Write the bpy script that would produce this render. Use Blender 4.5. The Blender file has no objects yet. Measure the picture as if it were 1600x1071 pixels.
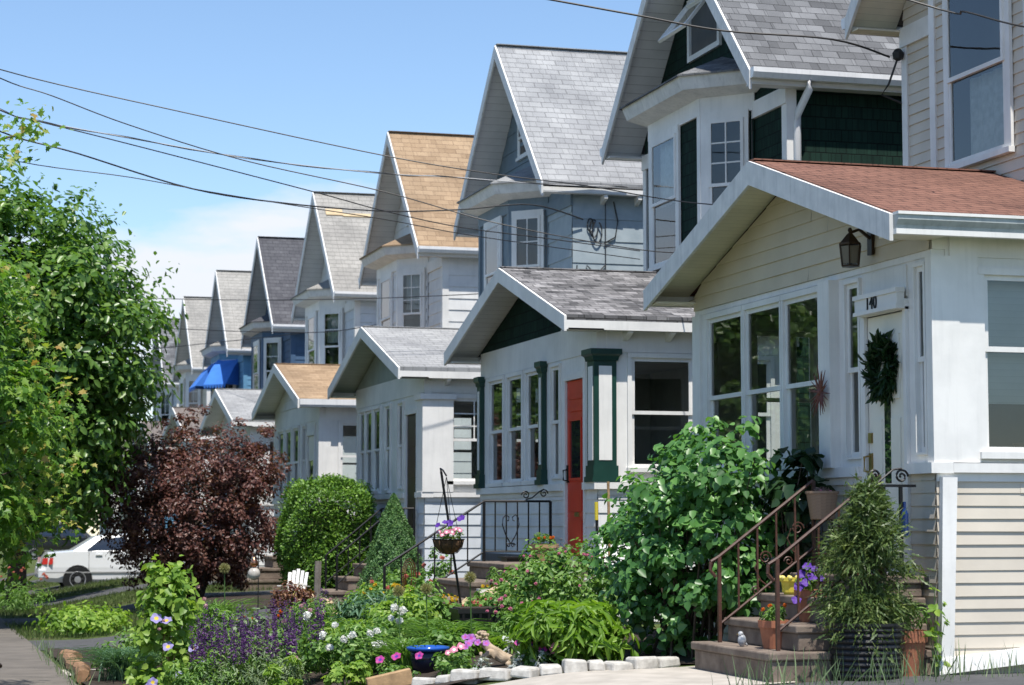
import bpy, math, random
import numpy as np
from mathutils import Vector, Matrix
random.seed(7)
scene = bpy.context.scene
COL = scene.collection
rad = math.radians
EYE = 1.6

def sm(t):
    t = max(0.0, min(1.0, t)); return t*t*(3-2*t)
def ground_z(x, y):
    z = .42*sm((x-2.2)/3.2) + .06*sm((x-5.4)/2)
    if y > 26: z -= .007*(y-26)
    if x < -1.2: z -= .12*sm((-1.2-x)/.3)
    return z

# ------------------------------------------------------------------ objects
def tag(o, label=None, cat=None, group=None, kind=None):
    if label: o['label'] = label
    if cat: o['category'] = cat
    if group: o['group'] = group
    if kind: o['kind'] = kind
    return o
def thing(name, label, cat, loc=(0, 0, 0), group=None):
    o = bpy.data.objects.new(name, None); COL.objects.link(o)
    o.location = loc; o.empty_display_size = .1
    return tag(o, label, cat, group)
def root_of(o):
    while o.parent is not None: o = o.parent
    return o
def link_mesh(name, me, parent=None, loc=None):
    o = bpy.data.objects.new(name, me); COL.objects.link(o)
    if parent is not None: o.parent = parent
    elif loc is not None: o.location = loc
    return o

class MB:
    """collects faces in world coordinates"""
    def __init__(s): s.v = []; s.f = []; s.m = []
    def poly(s, pts, m=0):
        i = len(s.v); s.v += [tuple(p) for p in pts]; s.f.append(tuple(range(i, i+len(pts)))); s.m.append(m)
    def mesh(s, vs, fs, m=0):
        i = len(s.v); s.v += [tuple(p) for p in vs]
        for f in fs: s.f.append(tuple(i+k for k in f)); s.m.append(m)
    def hexa(s, p, m=0):   # p: 8 corners, bottom 4 ccw then top 4
        s.mesh(p, [(3, 2, 1, 0), (4, 5, 6, 7), (0, 1, 5, 4), (1, 2, 6, 5), (2, 3, 7, 6), (3, 0, 4, 7)], m)
    def box(s, x0, x1, y0, y1, z0, z1, m=0):
        s.hexa([(x0, y0, z0), (x1, y0, z0), (x1, y1, z0), (x0, y1, z0), (x0, y0, z1), (x1, y0, z1), (x1, y1, z1), (x0, y1, z1)], m)
    def prism(s, pts, vec, m=0):
        n = len(pts); a = [Vector(p) for p in pts]; b = [p+Vector(vec) for p in a]
        s.mesh(a+b, [tuple(range(n))[::-1], tuple(range(n, 2*n))]+[(i, (i+1) % n, n+(i+1) % n, n+i) for i in range(n)], m)
    def beam(s, p, q, w, h, up=(0, 0, 1), m=0):
        p = Vector(p); q = Vector(q); d = (q-p).normalized(); r = d.cross(Vector(up)).normalized(); t = r.cross(d)
        r = r*w/2; t = t*h/2
        s.hexa([p-r-t, p+r-t, q+r-t, q-r-t, p-r+t, p+r+t, q+r+t, q-r+t], m)
    def tube(s, pts, r, n=8, m=0, r1=None):
        pts = [Vector(p) for p in pts]; k = len(pts); vs = []; fs = []
        ref = Vector((0, 0, 1))
        for i, p in enumerate(pts):
            d = (pts[min(i+1, k-1)]-pts[max(i-1, 0)]).normalized()
            a = d.cross(ref)
            if a.length < .05: a = d.cross(Vector((1, 0, 0)))
            a.normalize(); b = d.cross(a); rr = r if r1 is None else r+(r1-r)*i/(k-1)
            vs += [p+(a*math.cos(2*math.pi*j/n)+b*math.sin(2*math.pi*j/n))*rr for j in range(n)]
        for i in range(k-1):
            for j in range(n): fs.append((i*n+j, i*n+(j+1) % n, (i+1)*n+(j+1) % n, (i+1)*n+j))
        fs.append(tuple(range(n))[::-1]); fs.append(tuple((k-1)*n+j for j in range(n)))
        s.mesh(vs, fs, m)
    def lathe(s, prof, c, n=16, m=0, sx=1, sy=1):
        c = Vector(c); vs = []; fs = []; k = len(prof)
        for (r, z) in prof:
            vs += [c+Vector((r*sx*math.cos(2*math.pi*j/n), r*sy*math.sin(2*math.pi*j/n), z)) for j in range(n)]
        for i in range(k-1):
            for j in range(n): fs.append((i*n+j, i*n+(j+1) % n, (i+1)*n+(j+1) % n, (i+1)*n+j))
        fs.append(tuple(range(n))[::-1]); fs.append(tuple((k-1)*n+j for j in range(n)))
        s.mesh(vs, fs, m)
    def ell(s, c, rx, ry, rz, n=12, k=8, m=0):
        s.lathe([(max(1e-3, math.sin(math.pi*i/k)), -math.cos(math.pi*i/k)*rz) for i in range(k+1)], c, n, m, rx, ry)
    def build(s, name, mats, parent=None, base=None, smooth=False, bevel=0):
        loc = Vector(root_of(parent).location) if parent is not None else Vector(base or (0, 0, 0))
        me = bpy.data.meshes.new(name)
        v = np.array(s.v, dtype=np.float64).reshape(-1, 3)-np.array(loc)
        me.from_pydata(v.tolist(), [], s.f)
        if not isinstance(mats, (list, tuple)): mats = [mats]
        for mt in mats: me.materials.append(mt)
        me.polygons.foreach_set('material_index', s.m)
        if smooth: me.polygons.foreach_set('use_smooth', [True]*len(s.f))
        # metric uv from the face plane: u horizontal, v up the slope
        uvl = me.uv_layers.new(name='uv'); me.update()
        V = s.v; uv = np.zeros((len(me.loops), 2)); Z = Vector((0, 0, 1))
        for p in me.polygons:
            nrm = p.normal; u = Z.cross(nrm)
            if u.length < .02: u = Vector((1, 0, 0)); w = Vector((0, 1, 0))
            else: u.normalize(); w = nrm.cross(u)
            for li in p.loop_indices:
                q = Vector(V[me.loops[li].vertex_index]); uv[li] = (q.dot(u), q.dot(w))
        uvl.data.foreach_set('uv', uv.ravel())
        o = link_mesh(name, me, parent, None if parent is not None else loc)
        if bevel:
            b = o.modifiers.new('b', 'BEVEL'); b.width = bevel; b.segments = 2; b.limit_method = 'ANGLE'
        return o

class Frame:
    """a wall plane: u runs right as seen from outside, n points out, z up"""
    def __init__(s, P, u, n): s.P = Vector(P); s.u = Vector(u).normalized(); s.n = Vector(n).normalized()
    def pt(s, u, n, z): return s.P+s.u*u+s.n*n+Vector((0, 0, z))
    def box(s, mb, u0, u1, n0, n1, z0, z1, m=0):
        mb.hexa([s.pt(u0, n1, z0), s.pt(u1, n1, z0), s.pt(u1, n0, z0), s.pt(u0, n0, z0), s.pt(u0, n1, z1), s.pt(u1, n1, z1), s.pt(u1, n0, z1), s.pt(u0, n0, z1)], m)
    def lap(s, mb, z0, z1, L, R, step=.12, t=.014, n=0.0, m=0):
        z = z0; j = 0
        while z < z1-1e-3:
            zz = min(z+step, z1); jit = .002*math.sin(j*7.3)
            l0, r0, l1, r1 = L(z), R(z), L(zz), R(zz)
            if r0-l0 > .01:
                cuts = [l0]; q = l0+((j*1.37) % 2.1)+.5
                while q < min(r0, r1)-.3:
                    if q > max(l0, l1)+.3: cuts.append(q)
                    q += 2.2+((j*.61) % .9)
                cuts.append(r0)
                for k in range(len(cuts)-1):
                    u0, u1 = cuts[k], cuts[k+1]; v0 = l1 if k == 0 else u0; v1 = r1 if k == len(cuts)-2 else u1
                    w = math.sin(j*5.1+k*2.7); tt = t+jit+.0018*w; dz0, dz1 = .0022*math.sin(j*3.3+k), .0022*math.sin(j*3.3+k+1.3); e = .0012 if k else 0
                    a, b = s.pt(u0+e, n+tt, z+dz0), s.pt(u1, n+tt+.0008, z+dz1); c, d = s.pt(v1, n+.002, zz+.004), s.pt(v0+e, n+.002, zz+.004)
                    mb.poly([a, b, c, d] if v1-v0 > .01 else [a, b, c], m)
                    mb.poly([s.pt(u0+e, n+.001, z+dz0), s.pt(u1, n+.001, z+dz1), b, a], m)
            z = zz; j += 1
    def holes(s, mb, u0, u1, z0, z1, n0, n1, holes, m=0):
        us = sorted({u0, u1}|{h[0] for h in holes}|{h[1] for h in holes}); zs = sorted({z0, z1}|{h[2] for h in holes}|{h[3] for h in holes})
        us = [u for u in us if u0 <= u <= u1]; zs = [z for z in zs if z0 <= z <= z1]
        for i in range(len(us)-1):
            run = None
            for j in range(len(zs)-1):
                cu, cz = (us[i]+us[i+1])/2, (zs[j]+zs[j+1])/2
                solid = not any(h[0] < cu < h[1] and h[2] < cz < h[3] for h in holes)
                if solid and run is None: run = zs[j]
                if (not solid) and run is not None: s.box(mb, us[i], us[i+1], n0, n1, run, zs[j], m); run = None
            if run is not None: s.box(mb, us[i], us[i+1], n0, n1, run, zs[-1], m)

# ------------------------------------------------------------------ materials
def newmat(name):
    m = bpy.data.materials.new(name); m.use_nodes = True
    nt = m.node_tree; b = nt.nodes['Principled BSDF']
    return m, nt, b
def nd(nt, t, **k):
    n = nt.nodes.new(t)
    for a, v in k.items():
        if a.startswith('i_'): n.inputs[a[2:].replace('_', ' ')].default_value = v
        else: setattr(n, a, v)
    return n
def rgba(c): return (c[0], c[1], c[2], 1)
def mul(c, k): return (c[0]*k, c[1]*k, c[2]*k)
def mixc(nt, fac, a, b, blend='MIX'):
    n = nd(nt, 'ShaderNodeMix', data_type='RGBA', blend_type=blend)
    for sock, val in ((n.inputs[0], fac), (n.inputs[6], a), (n.inputs[7], b)):
        if isinstance(val, (int, float)): sock.default_value = val
        elif isinstance(val, tuple): sock.default_value = rgba(val)
        else: nt.links.new(val, sock)
    return n.outputs[2]
def ramp(nt, fac, stops):
    r = nd(nt, 'ShaderNodeValToRGB'); nt.links.new(fac, r.inputs[0])
    el = r.color_ramp.elements
    while len(el) < len(stops): el.new(.5)
    for e, (p, c) in zip(el, stops): e.position = p; e.color = rgba(c)
    return r.outputs[0]
def noise(nt, vec, scale, detail=4, rough=.55, out=0):
    n = nd(nt, 'ShaderNodeTexNoise'); n.inputs['Scale'].default_value = scale; n.inputs['Detail'].default_value = detail; n.inputs['Roughness'].default_value = rough
    if vec is not None: nt.links.new(vec, n.inputs['Vector'])
    return n.outputs[out]
def bump(nt, b, h, strength=.3, dist=.01):
    n = nd(nt, 'ShaderNodeBump'); n.inputs['Strength'].default_value = strength; n.inputs['Distance'].default_value = dist
    nt.links.new(h, n.inputs['Height']); nt.links.new(n.outputs[0], b.inputs['Normal'])
def objco(nt): return nd(nt, 'ShaderNodeTexCoord').outputs['Object']
def plain(name, c, c2=None, scale=3.0, rough=.6, bs=0, bscale=60, spec=.4, metal=0, streak=0.0):
    m, nt, b = newmat(name); co = objco(nt)
    c2 = c2 or mul(c, .82)
    f = noise(nt, co, scale, 6)
    f2 = ramp(nt, f, [(.35, (0, 0, 0)), (.68, (1, 1, 1))])
    col = mixc(nt, f2, c, c2)
    if streak:
        mp = nd(nt, 'ShaderNodeMapping'); mp.inputs['Scale'].default_value = (9, 9, .7); nt.links.new(co, mp.inputs[0])
        g = ramp(nt, noise(nt, mp.outputs[0], 2.5, 5), [(.5, (0, 0, 0)), (.75, (streak, streak, streak))])
        col = mixc(nt, g, col, mul(c, .45))
    nt.links.new(col, b.inputs['Base Color'])
    b.inputs['Roughness'].default_value = rough; b.inputs['Specular IOR Level'].default_value = spec; b.inputs['Metallic'].default_value = metal
    if bs: bump(nt, b, noise(nt, co, bscale, 3), bs, .006)
    return m
def shingle(name, c1, c2, dark, w=.3, h=.145, mortar=.007, bs=.6, seed=0):
    m, nt, b = newmat(name)
    uv = nd(nt, 'ShaderNodeTexCoord').outputs['UV']
    wob = nd(nt, 'ShaderNodeVectorMath', operation='MULTIPLY_ADD'); nt.links.new(noise(nt, uv, 1.3, 2, out=1), wob.inputs[0])
    wob.inputs[1].default_value = (.05, .03, 0); nt.links.new(uv, wob.inputs[2])
    def brick(width, off, ca, cb):
        k = nd(nt, 'ShaderNodeTexBrick', offset=off, squash=1.0); nt.links.new(wob.outputs[0], k.inputs['Vector'])
        k.inputs['Scale'].default_value = 1; k.inputs['Brick Width'].default_value = width; k.inputs['Row Height'].default_value = h
        k.inputs['Mortar Size'].default_value = mortar; k.inputs['Mortar Smooth'].default_value = .3; k.inputs['Bias'].default_value = 0
        k.inputs['Color1'].default_value = rgba(ca); k.inputs['Color2'].default_value = rgba(cb); k.inputs['Mortar'].default_value = rgba(dark)
        return k
    k1 = brick(w, .5, c1, c2); k2 = brick(w*.63, .37, c2, c1)
    col = mixc(nt, .5, k1.outputs[0], k2.outputs[0])
    big = ramp(nt, noise(nt, uv, 1.1, 6, .65), [(.3, (.74, .74, .74)), (.7, (1.1, 1.095, 1.08))])
    fine = ramp(nt, noise(nt, uv, 90, 2), [(.3, (.8, .8, .8)), (.7, (1.15, 1.15, 1.15))])
    col = mixc(nt, 1.0, col, big, 'MULTIPLY'); col = mixc(nt, 1.0, col, fine, 'MULTIPLY')
    nt.links.new(col, b.inputs['Base Color']); b.inputs['Roughness'].default_value = .9; b.inputs['Specular IOR Level'].default_value = .2
    # each course is a ramp that drops at its butt edge
    sx = nd(nt, 'ShaderNodeSeparateXYZ'); nt.links.new(wob.outputs[0], sx.inputs[0])
    d = nd(nt, 'ShaderNodeMath', operation='DIVIDE'); nt.links.new(sx.outputs[1], d.inputs[0]); d.inputs[1].default_value = h
    fr = nd(nt, 'ShaderNodeMath', operation='FRACT'); nt.links.new(d.outputs[0], fr.inputs[0])
    inv = nd(nt, 'ShaderNodeMath', operation='SUBTRACT'); inv.inputs[0].default_value = 1; nt.links.new(fr.outputs[0], inv.inputs[1])
    ad = nd(nt, 'ShaderNodeMath', operation='SUBTRACT'); nt.links.new(inv.outputs[0], ad.inputs[0]); nt.links.new(k1.outputs['Fac'], ad.inputs[1])
    bump(nt, b, ad.outputs[0], bs, .012)
    return m
def stripes(name, c, step=.1, line=.35, axis=1, rough=.6):
    m, nt, b = newmat(name)
    uv = nd(nt, 'ShaderNodeTexCoord').outputs['UV']; sx = nd(nt, 'ShaderNodeSeparateXYZ'); nt.links.new(uv, sx.inputs[0])
    d = nd(nt, 'ShaderNodeMath', operation='DIVIDE'); nt.links.new(sx.outputs[axis], d.inputs[0]); d.inputs[1].default_value = step
    fr = nd(nt, 'ShaderNodeMath', operation='FRACT'); nt.links.new(d.outputs[0], fr.inputs[0])
    r = ramp(nt, fr.outputs[0], [(0.0, mul(c, line)), (.07, c), (.97, mul(c, .97))])
    v = ramp(nt, noise(nt, uv, 2.5, 5), [(.3, (.85, .85, .85)), (.7, (1.04, 1.04, 1.04))])
    nt.links.new(mixc(nt, 1.0, r, v, 'MULTIPLY'), b.inputs['Base Color']); b.inputs['Roughness'].default_value = rough
    return m
def leafmat(name, stops, trans=.35, rough=.45, spec=.35):
    m, nt, b = newmat(name)
    at = nd(nt, 'ShaderNodeAttribute', attribute_name='var')
    cl = noise(nt, objco(nt), 1.7, 3)
    ad = nd(nt, 'ShaderNodeMath', operation='MULTIPLY_ADD'); nt.links.new(cl, ad.inputs[0]); ad.inputs[1].default_value = .7; ad.inputs[2].default_value = -.35
    sm_ = nd(nt, 'ShaderNodeMath', operation='ADD'); nt.links.new(at.outputs['Fac'], sm_.inputs[0]); nt.links.new(ad.outputs[0], sm_.inputs[1])
    col = ramp(nt, sm_.outputs[0], stops)
    nt.links.new(col, b.inputs['Base Color']); b.inputs['Roughness'].default_value = rough; b.inputs['Specular IOR Level'].default_value = spec
    tr = nd(nt, 'ShaderNodeBsdfTranslucent'); nt.links.new(mixc(nt, 1.0, col, (1.5, 1.6, .7), 'MULTIPLY'), tr.inputs[0])
    mx = nd(nt, 'ShaderNodeMixShader'); mx.inputs[0].default_value = trans
    nt.links.new(b.outputs[0], mx.inputs[1]); nt.links.new(tr.outputs[0], mx.inputs[2]); nt.links.new(mx.outputs[0], nt.nodes['Material Output'].inputs[0])
    return m
def petal(name, c, c2=None, trans=.3):
    m, nt, b = newmat(name)
    col = mixc(nt, ramp(nt, noise(nt, objco(nt), 60, 2), [(.35, (0, 0, 0)), (.65, (1, 1, 1))]), c, c2 or mul(c, .75))
    nt.links.new(col, b.inputs['Base Color']); b.inputs['Roughness'].default_value = .6
    tr = nd(nt, 'ShaderNodeBsdfTranslucent'); nt.links.new(col, tr.inputs[0])
    mx = nd(nt, 'ShaderNodeMixShader'); mx.inputs[0].default_value = trans
    nt.links.new(b.outputs[0], mx.inputs[1]); nt.links.new(tr.outputs[0], mx.inputs[2]); nt.links.new(mx.outputs[0], nt.nodes['Material Output'].inputs[0])
    return m
def clear_glass(name, tint=(.85, .9, .9), boost=1.0):
    m, nt, b = newmat(name); nt.nodes.remove(b)
    co = objco(nt)
    tr = nd(nt, 'ShaderNodeBsdfTransparent'); tr.inputs[0].default_value = rgba(tint)
    gl = nd(nt, 'ShaderNodeBsdfGlossy'); gl.inputs['Roughness'].default_value = .015; gl.inputs[0].default_value = (1, 1, 1, 1)
    fr = nd(nt, 'ShaderNodeFresnel'); fr.inputs['IOR'].default_value = 1.75
    bp = nd(nt, 'ShaderNodeBump'); bp.inputs['Strength'].default_value = .12; bp.inputs['Distance'].default_value = .006
    nt.links.new(noise(nt, co, 2.2, 2), bp.inputs['Height']); nt.links.new(bp.outputs[0], gl.inputs['Normal'])
    mx = nd(nt, 'ShaderNodeMixShader'); nt.links.new(fr.outputs[0], mx.inputs[0]); nt.links.new(tr.outputs[0], mx.inputs[1]); nt.links.new(gl.outputs[0], mx.inputs[2])
    nt.links.new(mx.outputs[0], nt.nodes['Material Output'].inputs[0])
    return m
def dark_glass(name, c=(.02, .024, .028), ior=2.0):
    m, nt, b = newmat(name); co = objco(nt)
    col = mixc(nt, ramp(nt, noise(nt, co, 1.5, 2), [(.35, (0, 0, 0)), (.65, (1, 1, 1))]), c, mul(c, .6))
    nt.links.new(col, b.inputs['Base Color']); b.inputs['Roughness'].default_value = .02; b.inputs['IOR'].default_value = ior
    bump(nt, b, noise(nt, co, 2.2, 2), .12, .006)
    return m

def dress_wood(name, c, rough=.7): return plain(name, c, mul(c, .6), scale=12, rough=rough, bs=.3, bscale=80)
W = plain('white_paint', (.80, .785, .755), (.67, .66, .635), scale=2.2, rough=.5, streak=.14, bs=.12, bscale=25)
WOLD = plain('weathered_white_paint', (.74, .735, .72), (.59, .595, .59), scale=6, rough=.6, streak=.35)
CREAM = plain('cream_paint', (.72, .66, .52), (.62, .56, .43), rough=.55)
DOORW = plain('cream_door_paint', (.80, .77, .68), (.74, .71, .62), rough=.4)
BEIGE = plain('beige_vinyl', (.60, .54, .45), (.53, .475, .395), scale=2, rough=.5)
TANV = plain('tan_vinyl', (.60, .52, .385), (.52, .45, .33), scale=2, rough=.5)
GREY = plain('grey_blue_shingle', (.36, .42, .45), (.29, .35, .385), scale=5, rough=.75, bs=.2)
LGREY = plain('pale_grey_siding', (.62, .65, .68), (.52, .55, .58), scale=4, rough=.7, bs=.15)
WSID = plain('white_siding', (.73, .725, .71), (.63, .63, .625), scale=4, rough=.6, streak=.15)
DBLUE = plain('dark_blue_siding', (.06, .115, .20), (.045, .09, .16), scale=4, rough=.6)
LBLUE = plain('blue_siding', (.13, .30, .46), (.10, .24, .38), scale=4, rough=.6)
SAGE = plain('sage_paint', (.30, .335, .29), (.25, .28, .245), scale=4, rough=.6)
GREENP = plain('dark_green_paint', (.014, .055, .042), (.01, .04, .032), rough=.35)
REDP = plain('red_door_paint', (.66, .055, .030), (.55, .042, .025), rough=.35)
DARKDOOR = plain('dark_wood_door', (.055, .035, .028), rough=.4)
GSH = shingle('green_cedar_shingle', (.005, .019, .014), (.011, .036, .025), (.002, .006, .005), w=.13, h=.14, mortar=.006, bs=.8)
R_RED = shingle('red_brown_roof', (.235, .12, .088), (.17, .085, .064), (.06, .033, .027), w=.33, h=.115, mortar=.010)
R_GREY = shingle('dark_grey_roof', (.235, .24, .25), (.09, .092, .098), (.04, .04, .042), w=.34, h=.14, mortar=.005, bs=.9)
R_DASH = shingle('mottled_grey_roof', (.33, .32, .325), (.035, .035, .038), (.03, .03, .03), w=.24, h=.12, mortar=.006, bs=.9)
R_LIGHT = shingle('pale_grey_roof', (.36, .365, .37), (.27, .275, .285), (.15, .15, .155), w=.33, h=.14)
R_TAN = shingle('tan_roof', (.41, .295, .19), (.27, .185, .115), (.14, .09, .06), w=.36, h=.145, mortar=.005)
R_STEEL = shingle('slate_grey_roof', (.115, .115, .125), (.075, .075, .085), (.03, .03, .035), w=.28, h=.145)
R_BEIGE = shingle('beige_grey_roof', (.36, .345, .32), (.29, .28, .26), (.15, .145, .135), w=.3, h=.145)
R_BROWN = shingle('brown_grey_roof', (.22, .19, .175), (.16, .14, .13), (.07, .06, .06), w=.28, h=.145)
SOFW = stripes('white_board_soffit', (.70, .70, .70), step=.14)
SOFB = stripes('cream_vinyl_soffit', (.73, .68, .54), step=.075, line=.55)
SOFG = stripes('sage_soffit', (.42, .47, .40), step=.14)
GUT = plain('white_gutter_metal', (.80, .80, .80), (.70, .70, .70), rough=.35, streak=.25)
GLASS = clear_glass('window_glass')
BAYGREY = plain('dark_grey_blue_paint', (.165, .215, .255), (.13, .175, .21), scale=4, rough=.6, streak=.2)
DGL = dark_glass('dark_window_glass')
CGL = dark_glass('curtained_window_glass', (.60, .61, .63))
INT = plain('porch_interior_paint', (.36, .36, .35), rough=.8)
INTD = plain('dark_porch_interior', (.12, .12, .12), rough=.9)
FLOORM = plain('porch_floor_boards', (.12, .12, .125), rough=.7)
BLIND = stripes('window_blind', (.55, .56, .55), step=.05, line=.7)
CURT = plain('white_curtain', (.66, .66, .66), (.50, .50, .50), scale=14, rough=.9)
IRON = plain('black_iron', (.012, .012, .014), rough=.45, metal=.3)
RUST = plain('brown_railing_paint', (.095, .042, .028), (.05, .024, .018), scale=20, rough=.5, bs=.15)
BRONZE = plain('bronze_metal', (.05, .032, .022), rough=.4, metal=.6)
BRASS = plain('dull_brass', (.45, .33, .14), rough=.35, metal=.9)
COPPER = plain('copper', (.62, .28, .16), rough=.25, metal=1)
CONC = plain('concrete', (.46, .42, .37), (.34, .31, .27), scale=4, rough=.9, bs=.4, bscale=60)
STEPM = plain('brown_stained_concrete', (.22, .175, .14), (.12, .09, .072), scale=7, rough=.9, bs=.5, bscale=50)
ASPH = plain('asphalt', (.085, .085, .088), (.06, .06, .063), scale=9, rough=.9, bs=.5, bscale=140)
TERRA = plain('terracotta', (.38, .15, .08), (.30, .115, .065), scale=14, rough=.8, bs=.2)
BLACKP = plain('black_plastic', (.016, .016, .017), rough=.4)
BLUEP = plain('blue_glaze', (.02, .10, .45), (.015, .07, .33), rough=.15)
NAVYP = plain('navy_glaze', (.008, .012, .03), rough=.15)
MULCH = plain('mulch_soil', (.050, .036, .026), (.022, .017, .013), scale=25, rough=1, bs=1.0, bscale=70)
STONE = plain('white_limestone', (.54, .52, .48), (.33, .31, .28), scale=11, rough=.85, bs=.7, bscale=30)
SANDST = plain('sandstone', (.56, .44, .27), (.44, .33, .20), scale=6, rough=.9, bs=.6, bscale=20)
WOOD = dress_wood('tan_wood', (.45, .29, .15))
LOGM = dress_wood('log_wood', (.35, .20, .11))
BARK = plain('bark', (.12, .09, .07), (.06, .045, .035), scale=12, rough=1, bs=1, bscale=25)
STEMG = plain('green_stem', (.06, .13, .03), rough=.6)
WICKER = stripes('wicker', (.27, .18, .12), step=.025, line=.35)
COCO = plain('coir', (.13, .07, .035), (.07, .038, .02), scale=40, rough=1, bs=1, bscale=90)
STATUE = plain('cast_stone', (.45, .35, .25), (.33, .25, .17), scale=15, rough=.9, bs=.4)
WIREM = plain('black_wire', (.02, .02, .022), rough=.5)
WIREL = plain('grey_wire', (.42, .42, .42), rough=.5)
# ------------------------------------------------------------------ houses
PX0, PX1, HP = 7.33, 9.7, 2.45          # porch front, main wall, half width
RX, RH = 6.9, 2.68                      # porch roof front edge and half width
UX = 9.7; URX, URH = 9.17, 2.66

GUTOLD = plain('weathered_gutter', (.46, .49, .48), (.30, .33, .33), scale=5, rough=.5, streak=.4)
def clad(R, name, F, z0, z1, L, Rr, mode, n=0.0):
    mb = MB()
    if mode[0] == 'lap': F.lap(mb, z0, z1, L, Rr, mode[2], n=n)
    else:
        zs = sorted({z0, z1}|{z0+(z1-z0)*k/12 for k in range(13)}); 
        for a, b in zip(zs, zs[1:]):
            if Rr(a)-L(a) > .01: mb.poly([F.pt(L(a), n, a), F.pt(Rr(a), n, a), F.pt(max(Rr(b), L(b)+.001), n, b), F.pt(L(b), n, b)])
    return mb.build(name, mode[1], R)

def window(R, F, u0, u1, z0, z1, hole=False, trim=None, casing=.08, rail=.5, glass=None, glass2=None, munt=(0, 0), sill=True, head=.1, n=0.0, recess=.0):
    trim = trim or W; s = (-.035 if hole else .004)+n; c = casing
    mb = MB()
    if c > 0:
        F.box(mb, u0-c, u0, n, n+.03, z0, z1); F.box(mb, u1, u1+c, n, n+.03, z0, z1)
        F.box(mb, u0-c, u1+c, n, n+.035, z1, z1+head)
        F.box(mb, u0-c-.01, u1+c+.01, n, n+.06, z0-.05, z0) if sill else F.box(mb, u0-c, u1+c, n, n+.03, z0-c*.6, z0)
    else:
        F.box(mb, u0, u1, s-.02, s+.05, z0-.02, z0)
    w = mb.build('window', trim, R)
    zm = z0+(z1-z0)*rail; t = .04
    mb = MB()
    for (a, b, ns) in ((zm-.02, z1, s+.02), (z0, zm+.02, s)):
        F.box(mb, u0, u0+t, ns, ns+.022, a, b); F.box(mb, u1-t, u1, ns, ns+.022, a, b)
        F.box(mb, u0+t, u1-t, ns, ns+.022, a, a+t); F.box(mb, u0+t, u1-t, ns, ns+.022, b-t, b)
    a, b = zm+.02, z1-t
    for k in range(munt[0]):
        uu = u0+(u1-u0)*(k+1)/(munt[0]+1); F.box(mb, uu-.009, uu+.009, s+.022, s+.04, a, b)
    for k in range(munt[1]):
        zz = a+(b-a)*(k+1)/(munt[1]+1); F.box(mb, u0+t, u1-t, s+.023, s+.039, zz-.009, zz+.009)
    mb.build('sash', trim, w)
    g = glass or (GLASS if hole else DGL)
    mb = MB()
    mb.poly([F.pt(u0+t, s+.03, zm+.02), F.pt(u1-t, s+.03, zm+.02), F.pt(u1-t, s+.03, z1-t), F.pt(u0+t, s+.03, z1-t)], 0)
    mb.poly([F.pt(u0+t, s+.008, z0+t), F.pt(u1-t, s+.008, z0+t), F.pt(u1-t, s+.008, zm-.02), F.pt(u0+t, s+.008, zm-.02)], 1)
    mb.build('pane', [g, glass2 or g], w)
    return w

def gable_roof(R, name, x0, x1, yc, half, ze, zr, th, mat):
    mb = MB()
    for s in (-1, 1):
        e = [(x0, yc, zr), (x1, yc, zr), (x1, yc+s*half, ze), (x0, yc+s*half, ze)]
        lo = [(x, y, z-th) for x, y, z in e]
        p = e if s < 0 else e[::-1]; q = lo if s < 0 else lo[::-1]
        mb.hexa(list(q)+list(p))
    mb.beam((x0-.005, yc, zr-.004), (x1, yc, zr-.004), .16, .012)
    return mb.build(name, mat, R)

def rakes(R, x, yc, half, ze, zr, h, mat, name='rake_board', drop=.0, t=.03):
    for s in (-1, 1):
        mb = MB(); sl = (zr-ze)/half
        a = [(x, yc, zr-drop), (x, yc+s*half, ze-drop), (x, yc+s*half, ze-drop-h), (x, yc, zr-drop-h*1.03)]
        mb.prism(a, (-t, 0, 0)); mb.build(name, mat, R)

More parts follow.
